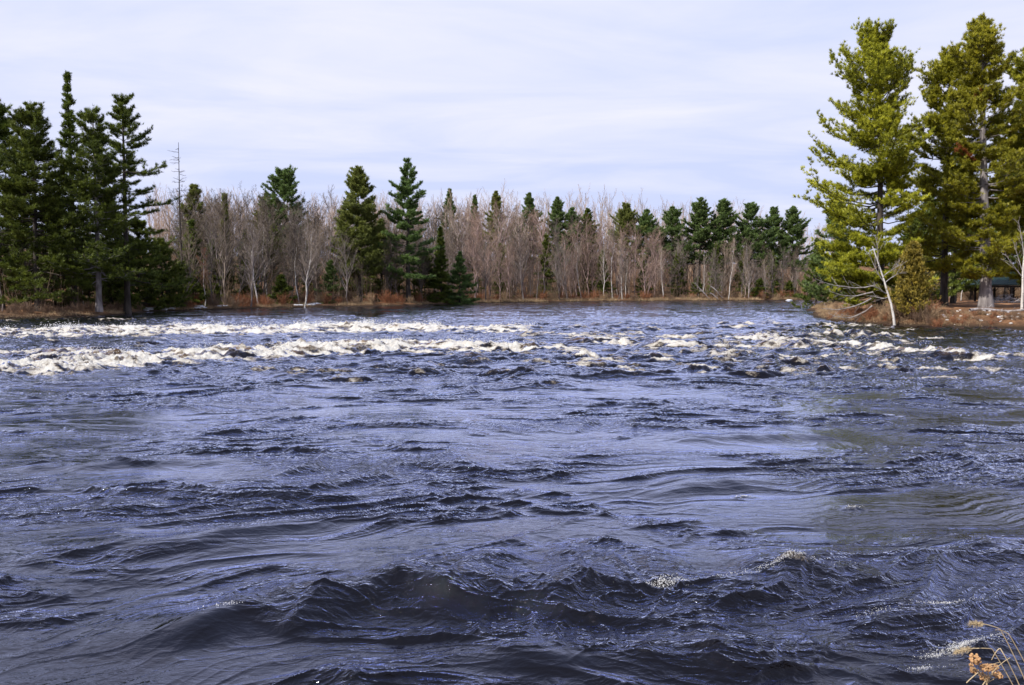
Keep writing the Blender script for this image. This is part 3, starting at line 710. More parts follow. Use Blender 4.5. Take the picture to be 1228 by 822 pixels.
# centre pair on the far bank
CG = 'tall pines standing on the far bank'
pine_at(432, 146, 197, 'dense bushy pine, left of the tall pair on the far bank', lambda f: 5.2 * (1 - f) ** .6 * (.8 + .2 * min(1, f / .25)) + .2, 301, 'needle_far' if False else 'needle_olive', crown0=.22, per=6, wh=.62, tuft=(.38, .065), dens=1.1, bl=13, group=CG, gaps=.08, up=.3)
pine_at(490, 148, 189, 'open layered pine, right of the tall pair on the far bank', lambda f: 5.6 * (1 - f) ** .55 * (.78 + .32 * math.sin(f * 30)) + .2, 302, 'needle_far', crown0=.2, per=5, wh=.95, tuft=(.38, .065), dens=1.0, bl=13, group=CG, gaps=.18, up=.15, pitch=(42, -8), trunk_r=.42)
SG = 'small evergreens along the far bank'
for i, (px, d, top, w, mt_, nm, lb) in enumerate([
    (458, 156, 262, 4.2, 'needle_left', 'hemlock', 'dark hemlock between the two tall far-bank pines'),
    (510, 158, 300, 4.0, 'needle_left', 'hemlock', 'dark hemlock at the right foot of the open layered pine'),
    (529, 156, 270, 1.9, 'needle_left', 'spruce', 'narrow dark spire spruce right of the open layered pine'),
    (551, 158, 302, 3.4, 'needle_far', 'fir', 'rounded dark green fir at the water edge right of the tall pair'),
    (396, 140, 312, 2.4, 'needle_far', 'fir', 'small cone-shaped green fir left of the dense bushy pine'),
    (338, 130, 330, 2.2, 'needle_left', 'fir', 'small green fir at the edge midway between the snag and tall pair'),
    (236, 118, 326, 2.2, 'needle_left', 'fir', 'small olive fir just right of the bare snag'),
    (272, 135, 232, 1.3, 'needle_olive', 'spruce', 'thin brown-green spire above the bare trees right of the snag'),
    (722, 197, 300, 2.6, 'needle_left', 'spruce', 'dark spruce low beside the leaning white birch trunk'),
    (911, 206, 334, 2.8, 'needle_left', 'fir', 'low dark fir at the water edge left of the right point'),
    (946, 212, 338, 3.2, 'needle_left', 'fir', 'low dark fir nearest the right point across the channel'),
    (836, 203, 332, 2.4, 'needle_left', 'fir', 'low dark fir at the foot of the leaning dead branches'),
    (300, 132, 300, 2.2, 'needle_left', 'fir', 'dark fir hidden among grey trees right of the snag'),
    (256, 128, 288, 2.4, 'needle_left', 'fir', 'dark fir beside the small red-twigged birch')]):
    pine_at(px, d, top, lb, cone(w * 1.15) if nm != 'hemlock' else white(w, .6), 320 + i, mt_, name=nm, crown0=.03, per=6, wh=.5, dens=.8, bl=8, tuft=(.36, .09), gaps=.05, group=SG, up=.1, pitch=(45, -12))

ru = np.random.default_rng(55)
for i in range(16):
    px = [232, 262, 296, 330, 372, 418, 470, 566, 600, 655, 700, 770, 812, 858, 890, 925][i]; d = [128, 140, 146, 150, 158, 160, 166, 182, 190, 196, 205, 208, 212, 213, 216, 218][i]
    pine_at(px, d, (292 if px < 420 else 312) - ru.uniform(0, 34), 'small dark hemlock in the shade of the bare woods', white(ru.uniform(2.2, 3.6), .7), 600 + i, 'needle_left', name='hemlock', crown0=.03, per=6, wh=.6, dens=.75, bl=8, tuft=(.4, .1), gaps=.1, group='dark hemlocks under the bare woods', up=.05, pitch=(30, -12))
# evergreens rising behind the bare woods
BG = 'evergreen tops rising behind the bare woods'
for i, (px, d, top, w, mt_, pf, lb) in enumerate([
    (343, 165, 205, 3.0, 'needle_far', fullc, 'round-topped pine standing above the grey woods left of the tall pair'),
    (540, 235, 226, 3.2, 'needle_far', cone, 'thin-topped evergreen just right of the tall pair'),
    (570, 240, 233, 2.2, 'needle_far', cone, 'smallest evergreen tip between the two right of the tall pair'),
    (595, 236, 229, 3.6, 'needle_olive', white, 'pale olive evergreen top left of the river centre'),
    (635, 225, 231, 4.2, 'needle_far', white, 'evergreen top with a dark crown over an olive skirt'),
    (622, 228, 262, 3.6, 'needle_olive', white, 'olive bough mass below the dark evergreen crown'),
    (668, 222, 236, 4.2, 'needle_far', white, 'left tree of the close evergreen pair at the river centre'),
    (685, 220, 248, 4.4, 'needle_far', white, 'right tree of the close evergreen pair at the river centre'),
    (704, 220, 249, 3.4, 'needle_left', white, 'short dark pine with ragged right-hand boughs'),
    (750, 222, 242, 4.6, 'needle_olive', white, 'brownish olive pine, tallest right of the river centre'),
    (775, 220, 250, 4.4, 'needle_far', white, 'green pine against the right side of the brownish olive one'),
    (805, 222, 247, 4.4, 'needle_far', white, 'first green pine of the unbroken row leading to the right point'),
    (838, 220, 236, 5.0, 'needle_far', white, 'tallest green pine of the row leading to the right point'),
    (866, 222, 237, 4.8, 'needle_far', white, 'green pine beside the tallest of the row leading to the point'),
    (899, 222, 242, 4.8, 'needle_far', white, 'pointed green pine over the leaning white birch of the far right bank'),
    (926, 226, 248, 4.6, 'needle_far', white, 'twin-topped green pine, left of the two ending the row'),
    (949, 224, 247, 4.8, 'needle_far', white, 'broad green pine ending the row nearest the right point'),
    (236, 150, 222, 3.4, 'needle_olive', white, 'olive pine top half hidden behind the bare snag'),
    (322, 168, 232, 3.6, 'needle_olive', white, 'dull olive top left of the round-topped pine'),
    (415, 172, 245, 3.0, 'needle_olive', white, 'olive top at the left shoulder of the dense bushy pine')]):
    pine_at(px, d, top, lb, pf(w * 1.4) if pf is not white else white(w * (1.5 if px > 740 else 1.3), .60), 350 + i, mt_, crown0=.34 if top < 300 else .1, per=7, wh=.8, jz=.3, dens=.9, bl=12, tuft=(.42, .08), gaps=.18, group=BG, up=.25, pitch=(34, -6))

# ------------------------------------------------------------------ bare hardwoods
def bare_meshes(H, seed, kind='maple', bark=None, twig=None, dense=1.0):
    r = np.random.default_rng(seed); k = 10; t = np.linspace(0, 1, k)
    T = np.zeros((k, 3)); T[:, 2] = t * H * .93
    w = .05 if kind != 'oak' else .10
    T[:, 0] = np.cumsum(r.normal(size=k)) * w * H * .06 * 3; T[:, 1] = np.cumsum(r.normal(size=k)) * w * H * .06 * 3; T -= T[0]
    tr = H * (.0075 if kind != 'oak' else .014)
    mt = MB(); P0 = T.copy(); P0[0, 2] -= .3
    tubes(mt, P0[None], (tr * (1 - t) ** .75 + .015)[None], 7)
    L0 = np.array([H])
    if kind == 'oak': A, LA, sA = grow(T[None], L0, 13, .28, .95, .95, .42, .15, k=7, wob=.16, curve=.15, r=r, taper=.55)
    elif kind == 'birch': A, LA, sA = grow(T[None], L0, 24, .25, .98, .55, .26, .25, k=5, wob=.06, curve=.1, r=r, taper=.55)
    else: A, LA, sA = grow(T[None], L0, 26, .14, .97, .62, .40, .30, k=6, wob=.09, curve=.12, r=r, taper=.62)
    ml = MB()
    tubes(ml, A, np.linspace(1, .25, A.shape[1])[None] * (.009 * LA[:, None] + .012), 4)
    B, LB, _ = grow(A, LA, int(7 * dense), .25, 1, .65, .48, .18, k=4, wob=.1, curve=.06, r=r)
    tubes(ml, B, np.linspace(1, .3, 4)[None] * (.007 * LB[:, None] + .008), 3)
    mc = MB()
    C, LC, _ = grow(B, LB, int(6 * dense), .2, 1, .6, .5, .15, k=3, wob=.1, r=r)
    ribbons(mc, C, .013 + .008 * LC, r=r)
    D, LD, _ = grow(C, np.maximum(LC, .8), 5, .2, 1, .55, .6, .12, k=3, wob=.08, r=r)
    ribbons(mc, D, np.full(len(D), .018), r=r)
    return mt.mesh('trunk', bark or M['bark_bare'], True), ml.mesh('branches', bark if kind == 'birch_' else M['bark_bare']), mc.mesh('crown', twig or M['twig_bare'])

VAR = []
for i in range(9):
    VAR.append(('maple', bare_meshes(20, 400 + i)))
OAK = [bare_meshes(17, 430 + i, 'oak') for i in range(3)]
BIR = [bare_meshes(19, 440 + i, 'birch', M['bark_birch']) for i in range(4)]

def recolour(e, c):
    e.color = (*c, 1)
    for ch in CH[e.name]: ch.color = (*c, 1)
CH = {}
def put_bare(meshes, name, x, y, H, Hm, rz, col, label, group, wide=1.0, cat='tree', tilt=None, z=None):
    s = H / Hm
    e = empty(name, (x, y, gz(x, y) - .05 if z is None else z), rz); e.scale = (s * wide, s * wide, s)
    if tilt: e.rotation_euler = (tilt[0], tilt[1], rz)
    for me in meshes:
        o = bpy.data.objects.new(me.name.split('.')[0], me); COL.objects.link(o); o.parent = e; o.color = (*col, 1)
    tag(e, label, cat, group)
    return e

GREY = (1.0, .98, .98); PINK = (1.12, .94, .90); TAN = (1.08, 1.0, .88); PALE = (1.45, 1.36, 1.32); DARK = (.45, .42, .42)
def sector(px):
    if px < 215: return 'bare grey hardwood in the shade among the left stand of pines'
    if px < 320: return 'bare grey hardwood of the woods just right of the snag'
    if px < 405: return 'bare grey hardwood between the snag woods and the dense bushy pine'
    if px < 525: return 'bare hardwood crowding behind the tall far-bank pine pair'
    if px < 660: return 'bare pink-grey hardwood right of the tall far-bank pine pair'
    if px < 790: return 'bare pink-grey hardwood at the middle of the far bank'
    if px < 900: return 'bare tan hardwood of the far bank below the row of green pines'
    return 'bare hardwood on the far bank next to the right point'
cnt = 0
rb = np.random.default_rng(91)
placed = []
tries = 0
while cnt < 262 and tries < 9000:
    tries += 1
    px = rb.uniform(-10, 985)
    dd = rb.uniform(85, 250)
    x, y = at(px, dd)
    sd = float(signed(np.array([x]), np.array([y]))[0])
    if x > 25 and y < 190: continue
    if sd < 1.5 or sd > 42: continue
    if px < 215 and (sd < 8 or rb.uniform() > .3): continue
    if rb.uniform() > (1.0 if sd < 14 else .55): continue
    if any((x - a) ** 2 + (y - b) ** 2 < (2.2 if sd < 14 else 3.0) ** 2 for a, b in placed): continue
    placed.append((x, y))
    topy = {0: 262, 1: 246, 2: 250, 3: 262, 4: 262, 5: 272, 6: 286, 7: 292}[0 if px < 215 else 1 if px < 320 else 2 if px < 405 else 3 if px < 525 else 4 if px < 660 else 5 if px < 790 else 6 if px < 900 else 7]
    topy += abs(rb.normal()) * 19 - 8 + (24 if sd < 5 else 8 if sd < 12 else -6 if px < 700 else 0)
    H = min(max(ztop(topy, dd) - gz(x, y), 7), 27)
    u = rb.uniform()
    sh = .72 if px < 405 else .78 if px < 540 else 1.0 if px < 800 else .82
    base = PINK if 540 < px < 800 and u < .6 else TAN if u < .25 else GREY
    if u > .93: base = PALE
    j = rb.uniform(.55, 1.35); col = tuple(c * j * sh * .82 for c in base)
    if rb.uniform() < .10 and sd < 20:
        put_bare(BIR[rb.integers(4)], 'birch', x, y, H, 19, rb.uniform(0, 6.28), col, sector(px).replace('hardwood', 'white-trunked birch').replace('bare grey ', 'bare ').replace('bare pink-grey ', 'bare ').replace('bare tan ', 'bare '), 'white-trunked birches of the far bank', tilt=(rb.normal() * .06, rb.normal() * .06))
    else:
        put_bare(VAR[rb.integers(9)][1], 'bare_tree', x, y, H, 20, rb.uniform(0, 6.28), col, sector(px), 'bare trees of the far bank', wide=rb.uniform(.95, 1.45), tilt=(rb.normal() * .055, rb.normal() * .055))
    cnt += 1
print('bare trees', cnt)

# singled-out hardwoods
for (px, d, top, set_, col, wd, rz, tl, nm, lb) in [
    (572, 172, 280, OAK[0], DARK, 1.15, .4, 0, 'oak', 'dark crooked bare oak standing before the pink woods right of the tall pair'),
    (628, 180, 284, OAK[1], DARK, 1.1, 2.0, 0, 'oak', 'dark forked bare oak near the river centre with a twisted crown'),
    (652, 183, 300, OAK[2], (.8, .72, .68), 1.0, 4.0, .05, 'oak', 'grey-brown bare oak leaning right of the dark forked oak'),
    (746, 192, 292, BIR[0], PALE, .9, 1.0, -.14, 'birch', 'thick white birch leaning left, right of the river centre'),
    (795, 196, 296, BIR[1], PALE, .9, 3.0, .04, 'birch', 'slim white birch at the left end of the tan woods'),
    (873, 199, 288, BIR[2], PALE, .8, 5.0, .09, 'birch', 'tall white birch leaning right under the pointed green pine'),
    (843, 199, 306, BIR[3], GREY, .9, 2.5, -.03, 'birch', 'white birch standing over the fallen grey branches'),
    (246, 117, 298, BIR[1], (1.2, .75, .62), 1.1, 4.4, .0, 'birch', 'small red-twigged birch by the snow right of the snag'),
    (310, 126, 262, BIR[2], GREY, 1.1, 1.4, -.04, 'birch', 'tall white birch above the reddish bank left of the small green fir'),
    (365, 128, 268, BIR[3], GREY, 1.2, .3, .10, 'birch', 'forked white birch leaning right above the snow patches'),
    ]:
    x, y = at(px, d); H = ztop(top, d) - gz(x, y)
    put_bare(set_, nm, x, y, H, 17 if nm == 'oak' else 19, rz, col, lb, None, wide=wd, tilt=(0, tl))

# dead snag
def snag(px, d, top, label):
    x, y = at(px, d); z = gz(x, y); H = ztop(top, d) - z; r = np.random.default_rng(66)
    t = np.linspace(0, 1, 10); T = np.stack([np.cumsum(r.normal(size=10)) * .04, 0 * t, t * H - .2], -1)
    mt = MB(); tubes(mt, T[None], (.17 * (1 - t) + .03)[None], 7)
    n = 46; zz = r.uniform(.35, .97, n) * H; a = r.uniform(0, 6.28, n); L = (1.2 + 1.6 * (1 - (zz / H))) * r.uniform(.6, 1.3, n)
    s = np.linspace(0, 1, 5); D = np.stack([np.cos(a), np.sin(a), r.uniform(-.2, .15, n)], -1)
    base = np.stack([np.interp(zz, T[:, 2], T[:, 0]), 0 * zz, zz], -1)
    P = base[:, None] + D[:, None] * (L[:, None] * s)[..., None] + np.cumsum(r.normal(size=(n, 5, 3)) * .05, 1); P[..., 2] += (.1 * L[:, None] * s ** 2)
    ml = MB(); tubes(ml, P, np.linspace(.035, .012, 5)[None].repeat(n, 0), 4)
    B, LB, _ = grow(P, L, 8, .2, 1, .7, .4, .1, k=3, r=r); ribbons(ml, B, np.full(len(B), .022), r=r)
    place((mt.mesh('trunk', M['bark_pine'], True), ml.mesh('branches', M['bark_pine'])), 'dead_tree', x, y, z, label=label)
snag(220, 122, 172, 'thin bare snag standing alone right of the layered pine')

# right point birches
def hand_birch(name, trunk, forks, x, y, label, rad=.115, seed=3, tw=True):
    r = np.random.default_rng(seed); z = gz(x, y)
    T = np.array(trunk, float); k = len(T)
    mt = MB(); tubes(mt, T[None], np.linspace(rad, rad * .35, k)[None], 8)
    ml = MB(); F = []
    for f in forks:
        f = np.array(f, float); s = np.linspace(0, 1, 6)[:, None]
        p = f[0] * (1 - s) ** 2 + 2 * f[1] * s * (1 - s) + f[2] * s ** 2; F.append(p)
    F = np.array(F); tubes(ml, F, np.linspace(rad * .34, rad * .1, 6)[None].repeat(len(F), 0), 6)
    B, LB, _ = grow(F, np.full(len(F), 2.4), 8, .25, 1, .6, .5, .2, k=4, r=r); mc = MB()
    tubes(ml, B, np.full((len(B), 4), .010), 3)
    C, LC, _ = grow(B, LB, 6, .2, 1, .6, .5, .15, k=3, r=r); ribbons(mc, C, np.full(len(C), .014), r=r)
    e = place((mt.mesh('trunk', M['bark_birch'], True), ml.mesh('branches', M['deadwood']), mc.mesh('crown', M['twig_bare'])), 'birch', x, y, z, label=label)
x, y = at(1074, 66.3)
hand_birch('birch', [(0, 0, -.2), (-.15, 0, 1), (-.35, .05, 2), (-.7, .1, 3.1), (-1.05, .1, 4.2), (-1.5, .1, 5.4), (-1.95, .1, 6.6)],
           [[(-.9, .1, 3.7), (-1.7, 0, 4.6), (-2.3, -.1, 6.1)], [(-.6, .1, 2.8), (-1.2, -.1, 3.0), (-2.0, -.2, 3.7)], [(-.55, .1, 2.6), (-1.0, .2, 2.3), (-1.7, .3, 2.7)],
            [(-1.05, .1, 4.2), (-.4, .2, 4.8), (.6, .3, 5.2)], [(-1.5, .1, 5.4), (-1.4, .2, 6.4), (-1.7, .2, 7.4)], [(-.9, .1, 3.7), (-.3, 0, 4.3), (.5, 0, 4.6)]], x, y, 'leaning white birch at the water edge of the right point')
x, y = at(1225, 70)
hand_birch('birch', [(0, 0, -.2), (.02, 0, 1.5), (-.03, 0, 3), (.05, 0, 5), (.1, 0, 7.5)],
           [[(0, 0, 3), (-.4, 0, 4), (-.9, 0, 5.6)], [(.03, 0, 4.2), (-.2, 0, 6), (-.6, 0, 7.4)], [(0, 0, 5), (.6, 0, 6), (.8, 0, 7.6)], [(0, 0, 2.6), (-.7, 0, 3.4), (-1.6, 0, 4.6)]], x, y, 'pale upright birch at the right edge in front of the pavilion', .12, 8)
for i, (px, d, Hh, tl) in enumerate([(1128, 108, 5.2, .03), (1140, 112, 5, .25), (1152, 118, 6, -.05), (1192, 140, 7, .04), (1212, 138, 7, -.1), (1103, 104, 5, .1)]):
    x, y = at(px, d)
    put_bare(BIR[i % 4], 'birch', x, y, Hh * 1.6, 19, i * 1.3, GREY, 'slim pale birch among the shade behind the right point', 'slim birches behind the right point', wide=.9, tilt=(0, tl))
# dead sloping limbs under the big pine
x, y = at(1042, 70.5); z = gz(x, y)
r = np.random.default_rng(12)
ml = MB(); P = []
for (sx, sz, ex, ez) in [(.2, 2.0, -4.2, 1.2), (.3, 2.6, -3.6, 2.9), (.2, 1.4, -3.4, .5), (.4, 3.2, -4.6, 3.8)]:
    s = np.linspace(0, 1, 7); p = np.stack([sx + (ex - sx) * s, -.4 * s, sz + (ez - sz) * s - .35 * np.sin(s * 3.1)], -1) + np.cumsum(r.normal(size=(7, 3)) * .06, 0); P.append(p)
P = np.array(P); P[:, :, 2] -= .3; tubes(ml, P, np.linspace(.06, .015, 7)[None].repeat(4, 0), 5)
B, LB, _ = grow(P, np.full(4, 3.0), 12, .2, 1, .7, .4, .1, k=4, r=r); tubes(ml, B, np.full((len(B), 4), .012), 3)
C, _, _ = grow(B, LB, 5, .2, 1, .6, .5, .1, k=3, r=r); ribbons(ml, C, np.full(len(C), .014), r=r)
o = ml.build('fallen_branches', M['deadwood']); o.location = (x, y, z)
tag(o, 'dead grey boughs sprawling toward the water under the tip pine', 'branches')

# fallen branches at far bank
x, y = at(852, 198)
r = np.random.default_rng(14); ml = MB(); P = []
for (ex, ez) in [(-3.5, 4.2), (1.8, 1.2), (2.4, 3.1), (-2.2, 2.2)]:
    s = np.linspace(0, 1, 6); P.append(np.stack([ex * s, -.3 * s, .2 + ez * (1 - s) if ex > 0 else ez * s], -1) + np.cumsum(r.normal(size=(6, 3)) * .12, 0))
P = np.array(P); tubes(ml, P, np.linspace(.12, .04, 6)[None].repeat(4, 0), 5)
B, _, _ = grow(P, np.full(4, 3.5), 9, .2, 1, .7, .45, .1, k=4, r=r); tubes(ml, B, np.full((len(B), 4), .025), 3)
o = ml.build('fallen_branches', M['deadwood']); o.location = (x, y, gz(x, y)); tag(o, 'pale fallen branches tangled on the far bank below the green pines', 'branches')

# ------------------------------------------------------------------ distant woods as a mass
def distant_woods():
    r = np.random.default_rng(77); mb = MB()
    n = 520
    px = r.uniform(180, 1010, n * 3); d = r.uniform(225, 340, n * 3)
    x = (px - 614) / 1000 * d; sd = signed(x, d); ok = (sd > 40) & ~((x > 25) & (d < 160)); x = x[ok][:n]; d = d[ok][:n]; n = len(x)
    z = ground_h(x, d); H = np.clip(3 + (346 - (np.interp((x / d * 1000 + 614), [180, 400, 560, 700, 860, 1000], [246, 252, 248, 252, 262, 275]) + r.normal(size=n) * 7)) * d / 1000 - z, 9, 30)
    s = np.linspace(0, 1, 6)
    T = np.stack([x[:, None] + 0 * s, d[:, None] + 0 * s, z[:, None] + H[:, None] * s], -1) + np.cumsum(r.normal(size=(n, 6, 3)) * np.array([.2, .2, 0]), 1)
    tubes(mb, T, np.linspace(.16, .03, 6)[None].repeat(n, 0), 4, tint=r.uniform(0, 1, n))
    A, LA, _ = grow(T, H, 16, .08, 1, .55, .33, .3, k=4, wob=.08, curve=.1, r=r)
    tubes(mb, A, np.linspace(.05, .02, 4)[None].repeat(len(A), 0), 3)
    B, LB, _ = grow(A, LA, 8, .2, 1, .6, .5, .2, k=3, wob=.08, r=r); ribbons(mb, B, np.full(len(B), .045), r=r)
    C, LC, _ = grow(B, LB, 4, .2, 1, .6, .55, .15, k=2, wob=.05, r=r); ribbons(mb, C, np.full(len(C), .04), r=r)
    o = mb.build('distant_woods', M['twig_bare']); o.color = (1.35, 1.25, 1.24, 1)
    tag(o, 'pale pinkish mass of bare woods rising behind the far bank', 'woods', kind='stuff')
distant_woods()

def thicket():
    r = np.random.default_rng(78); mb = MB(); n = 60000
    px = r.uniform(-20, 1250, n); d = 85 + 215 * r.uniform(0, 1, n) ** .8
    x = (px - 614) / 1000 * d; sd = signed(x, d)
    ok = (sd > 3.5) & (sd < 110) & ~((x > 22) & (d < 190) & ~((px > 1085) & (d > 134) & (d < 185))) & (r.uniform(size=n) < np.where(sd < 25, .5, .3))
    x = x[ok][:6400]; d = d[ok][:6400]; n = len(x); z = ground_h(x, d)
    H = r.uniform(2.0, 7.5, n) * (.75 + .25 * sstep(4, 20, signed(x, d)))
    s = np.linspace(0, 1, 5)
    D = norm(r.normal(size=(n, 3)) * .12 + np.array([0, 0, 1.]))
    T = np.stack([x, d, z - .1], -1)[:, None] + D[:, None] * (H[:, None] * s)[..., None] + np.cumsum(r.normal(size=(n, 5, 3)) * .06, 1)
    tn = r.uniform(0, 1, n)
    tubes(mb, T, np.linspace(.045, .012, 5)[None].repeat(n, 0), 3, tint=tn)
    A, LA, _ = grow(T, H, 9, .1, 1, .6, .38, .3, k=3, wob=.08, curve=.1, r=r); ribbons(mb, A, np.full(len(A), .03), tint=np.repeat(tn, 9), r=r)
    B, LB, _ = grow(A, LA, 5, .2, 1, .6, .55, .2, k=2, wob=.06, r=r); ribbons(mb, B, np.full(len(B), .024), tint=np.repeat(tn, 45), r=r)
    o = mb.build('undergrowth', M['twig_bare']); o.color = (.62, .54, .47, 1)
    tag(o, 'brown leafless saplings and undergrowth filling the far bank woods', 'undergrowth', kind='stuff')
thicket()

# ------------------------------------------------------------------ brush
def brush_mesh(seed, H=1.6, n=38, spread=.6):
    r = np.random.default_rng(seed); s = np.linspace(0, 1, 5)
    a = r.uniform(0, 6.28, n); tilt = np.abs(r.normal(size=n)) * spread
    D = np.stack([np.cos(a) * np.sin(tilt), np.sin(a) * np.sin(tilt), np.cos(tilt)], -1); L = H * r.uniform(.5, 1.1, n)
    base = r.normal(size=(n, 3)) * np.array([.22, .22, 0])
    P = base[:, None] + D[:, None] * (L[:, None] * s)[..., None] + np.cumsum(r.normal(size=(n, 5, 3)) * .02 * H, 1); P[:, 0, 2] = -.1
    mb = MB(); tubes(mb, P, np.linspace(.014, .005, 5)[None].repeat(n, 0), 3)
    B, LB, _ = grow(P, L, 7, .2, 1, .55, .42, .15, k=3, r=r); ribbons(mb, B, np.full(len(B), .018), r=r)
    C, _, _ = grow(B, LB, 5, .2, 1, .6, .6, .1, k=2, r=r); ribbons(mb, C, np.full(len(C), .014), r=r)
    return mb.mesh('shrub', M['brush'])
BR = [brush_mesh(500 + i) for i in range(6)]
rs = np.random.default_rng(17)
def shrub(x, y, s, col, label, group):
    o = bpy.data.objects.new('bare_shrub', BR[rs.integers(6)]); COL.objects.link(o)
    o.location = (x, y, gz(x, y)); o.rotation_euler = (0, 0, rs.uniform(0, 6.28)); o.scale = (s * rs.uniform(.9, 1.3), s * rs.uniform(.9, 1.3), s)
    o.color = (*col, 1); tag(o, label, 'shrub', group)
RED = (1.25, .78, .60); BUFF = (1.5, 1.5, 1.35); BRN = (.9, .85, .85)
def on_land(px, d, step=.4, inset=.5):
    x, y = at(px, d)
    while signed(np.array([x]), np.array([y]))[0] < inset: d += step; x, y = at(px, d)
    return x, y
k = 0
for px in np.linspace(996, 1235, 110):          # along the right point's shore
    d0 = 62 if px > 1040 else 74 - (px - 996) * .1
    x, y = on_land(px + rs.normal() * 2, d0, .3, rs.uniform(.5, 3.2))
    zone = 'under the tip pine' if px < 1066 else 'around the foot of the golden cedar' if px < 1125 else 'on the bank before the pavilion'
    shrub(x, y, rs.uniform(.35, .85) * (1.1 if 1070 < px < 1125 else .75 if px < 1125 else .42), BUFF if rs.uniform() < .4 else RED if rs.uniform() < .4 else BRN, 'low leafless shrub ' + zone, 'bare shrubs on the right bank')
for i in range(46):                            # beneath the trees behind
    px = rs.uniform(1070, 1235); x, y = at(px, rs.uniform(98, 150) if px < 1145 else rs.uniform(128, 150)); shrub(x, y, rs.uniform(.8, 1.5), BRN if rs.uniform() < .5 else BUFF, 'leafless thicket shrub in the shade behind the right point', 'bare shrubs behind the right point')
for px in np.linspace(-5, 985, 150):           # along the far shore
    x, y = on_land(px + rs.normal() * 3, 75 if px < 120 else 85 if px < 200 else 105 if px < 420 else 130, .8, rs.uniform(.6, 5))
    if x > 25 and y < 180: continue
    z_ = 'at the foot of the left stand' if px < 190 else 'by the snow patches of the left far bank' if px < 400 else 'at the foot of the tall far-bank pine pair' if px < 560 else 'along the middle of the far bank' if px < 790 else 'along the far bank near the right point'
    shrub(x, y, rs.uniform(.7, 1.7) * (.42 if px < 215 else .8), BRN if px < 215 else RED if rs.uniform() < .45 else BUFF if rs.uniform() < .3 else BRN, 'low leafless shrub ' + z_, 'bare shrubs along the far bank')

# dead grass fringe
def dead_grass():
    r = np.random.default_rng(19); pts = []
    A = POLY[:len(SHORE_FAR) + len(SHORE_PT)]
    x = r.uniform(-62, 100, 600000); y = r.uniform(58, 215, 600000)
    sd = signed(x, y); k_ = (sd > .3) & (sd < 6) & (r.uniform(size=len(x)) < np.exp(-sd / 2.2)) & (np.abs(x) < .66 * y)
    dens = pn(x / 4, y / 4, 90) > -.12; k_ &= dens
    x = x[k_][:34000]; y = y[k_][:34000]
    n = len(x); z = ground_h(x, y); ok = z > .12; x, y, z = x[ok], y[ok], z[ok]; n = len(x)
    sc = np.clip(y / 110, .6, 1.6)
    pos = np.stack([x, y, z - .03], -1); b = 5
    d = norm(r.normal(size=(n, b, 3)) * .45 + np.array([0, 0, 1.])); l = r.uniform(.18, .5, (n, b, 1)) * sc[:, None, None]
    X = norm(np.cross(d, r.normal(size=(n, b, 3)))) * .016 * sc[:, None, None]
    p = pos[:, None] + r.normal(size=(n, b, 3)) * np.array([.14, .14, 0])
    V = np.stack([p - X, p + X, p + d * l], 2); mb = MB(); mb.add(V, np.arange(n * b * 3).reshape(-1, 3))
    tag(mb.build('dry_grass', M['grass']), 'rusty dead grass fringing the river banks', 'grass', kind='stuff')
dead_grass()

# ------------------------------------------------------------------ snow, stones
def blob(r, sx, sy, sz, sub=3, rough=.3):
    import bmesh
    bm = bmesh.new(); bmesh.ops.create_icosphere(bm, subdivisions=sub, radius=1)
    V = np.array([v.co[:] for v in bm.verts]); F = np.array([[v.index for v in f.verts] for f in bm.faces]); bm.free()
    o = r.uniform(0, 50); n = pn(V[:, 0] * 1.6 + o, V[:, 1] * 1.6 + V[:, 2], 70) + .5 * pn(V[:, 0] * 4 + o, V[:, 2] * 4 + V[:, 1], 71)
    V = V * (1 + rough * n[:, None]) * np.array([sx, sy, sz]); return V, F
r = np.random.default_rng(23)
for i in range(34):
    px = r.choice([r.uniform(172, 212), r.uniform(222, 292), r.uniform(352, 380)]); q = r.uniform(.2, .5)
    x, y = on_land(px, 85 if px < 212 else 105, .4, r.uniform(.9, 2.2))
    V, F = blob(r, q * 1.3, q * .6, q * .32, 3, .7); mb = MB(); mb.add(V, F); o = mb.build('snow_patch', M['snow'], smooth=True); o.location = (x, y, gz(x, y) + .03)
    tag(o, 'dirty white snow patch on the left far bank ' + ('below the layered pine' if px < 215 else 'beside the small red-twigged birch' if px < 300 else 'left of the small green fir'), 'snow', 'leftover snow patches on the left far bank')
x, y = at(946, 196); V, F = blob(r, .75, .5, .28); mb = MB(); mb.add(V, F); o = mb.build('boulder', M['snow'], smooth=True); o.location = (x, y, .12)
tag(o, 'single white boulder in the water off the far bank left of the right point', 'rock')
for i in range(44):
    px = r.uniform(1130, 1232); x, y = on_land(px, 61, .3, r.uniform(.2, 4.5)); s = r.uniform(.04, .13)
    V, F = blob(r, s * 1.3, s, s * .7, 2); mb = MB(); mb.add(V, F); o = mb.build('stone', M['snow'] if r.uniform() < .3 else M['stone'], smooth=False); o.location = (x, y, gz(x, y) + s * .2)
    tag(o, 'small pale stone on the bank slope before the pavilion', 'stone', 'stones on the right bank')
# log on the right bank
x, y = at(1196, 66.5); s = np.linspace(0, 1, 8); P = np.stack([-2.2 + 4.4 * s, .2 * np.sin(s * 4), .08 * np.sin(s * 7)], -1)
mb = MB(); tubes(mb, P[None], np.linspace(.14, .08, 8)[None], 8); B, _, _ = grow(P[None], np.array([3.]), 6, .1, 1, .9, .25, .2, k=3, r=r); tubes(mb, B, np.full((6, 3), .02), 4)
o = mb.build('log', M['deadwood'], smooth=True); o.location = (x, y, gz(x, y) + .1); tag(o, 'weathered log lying along the bank before the pavilion', 'log')

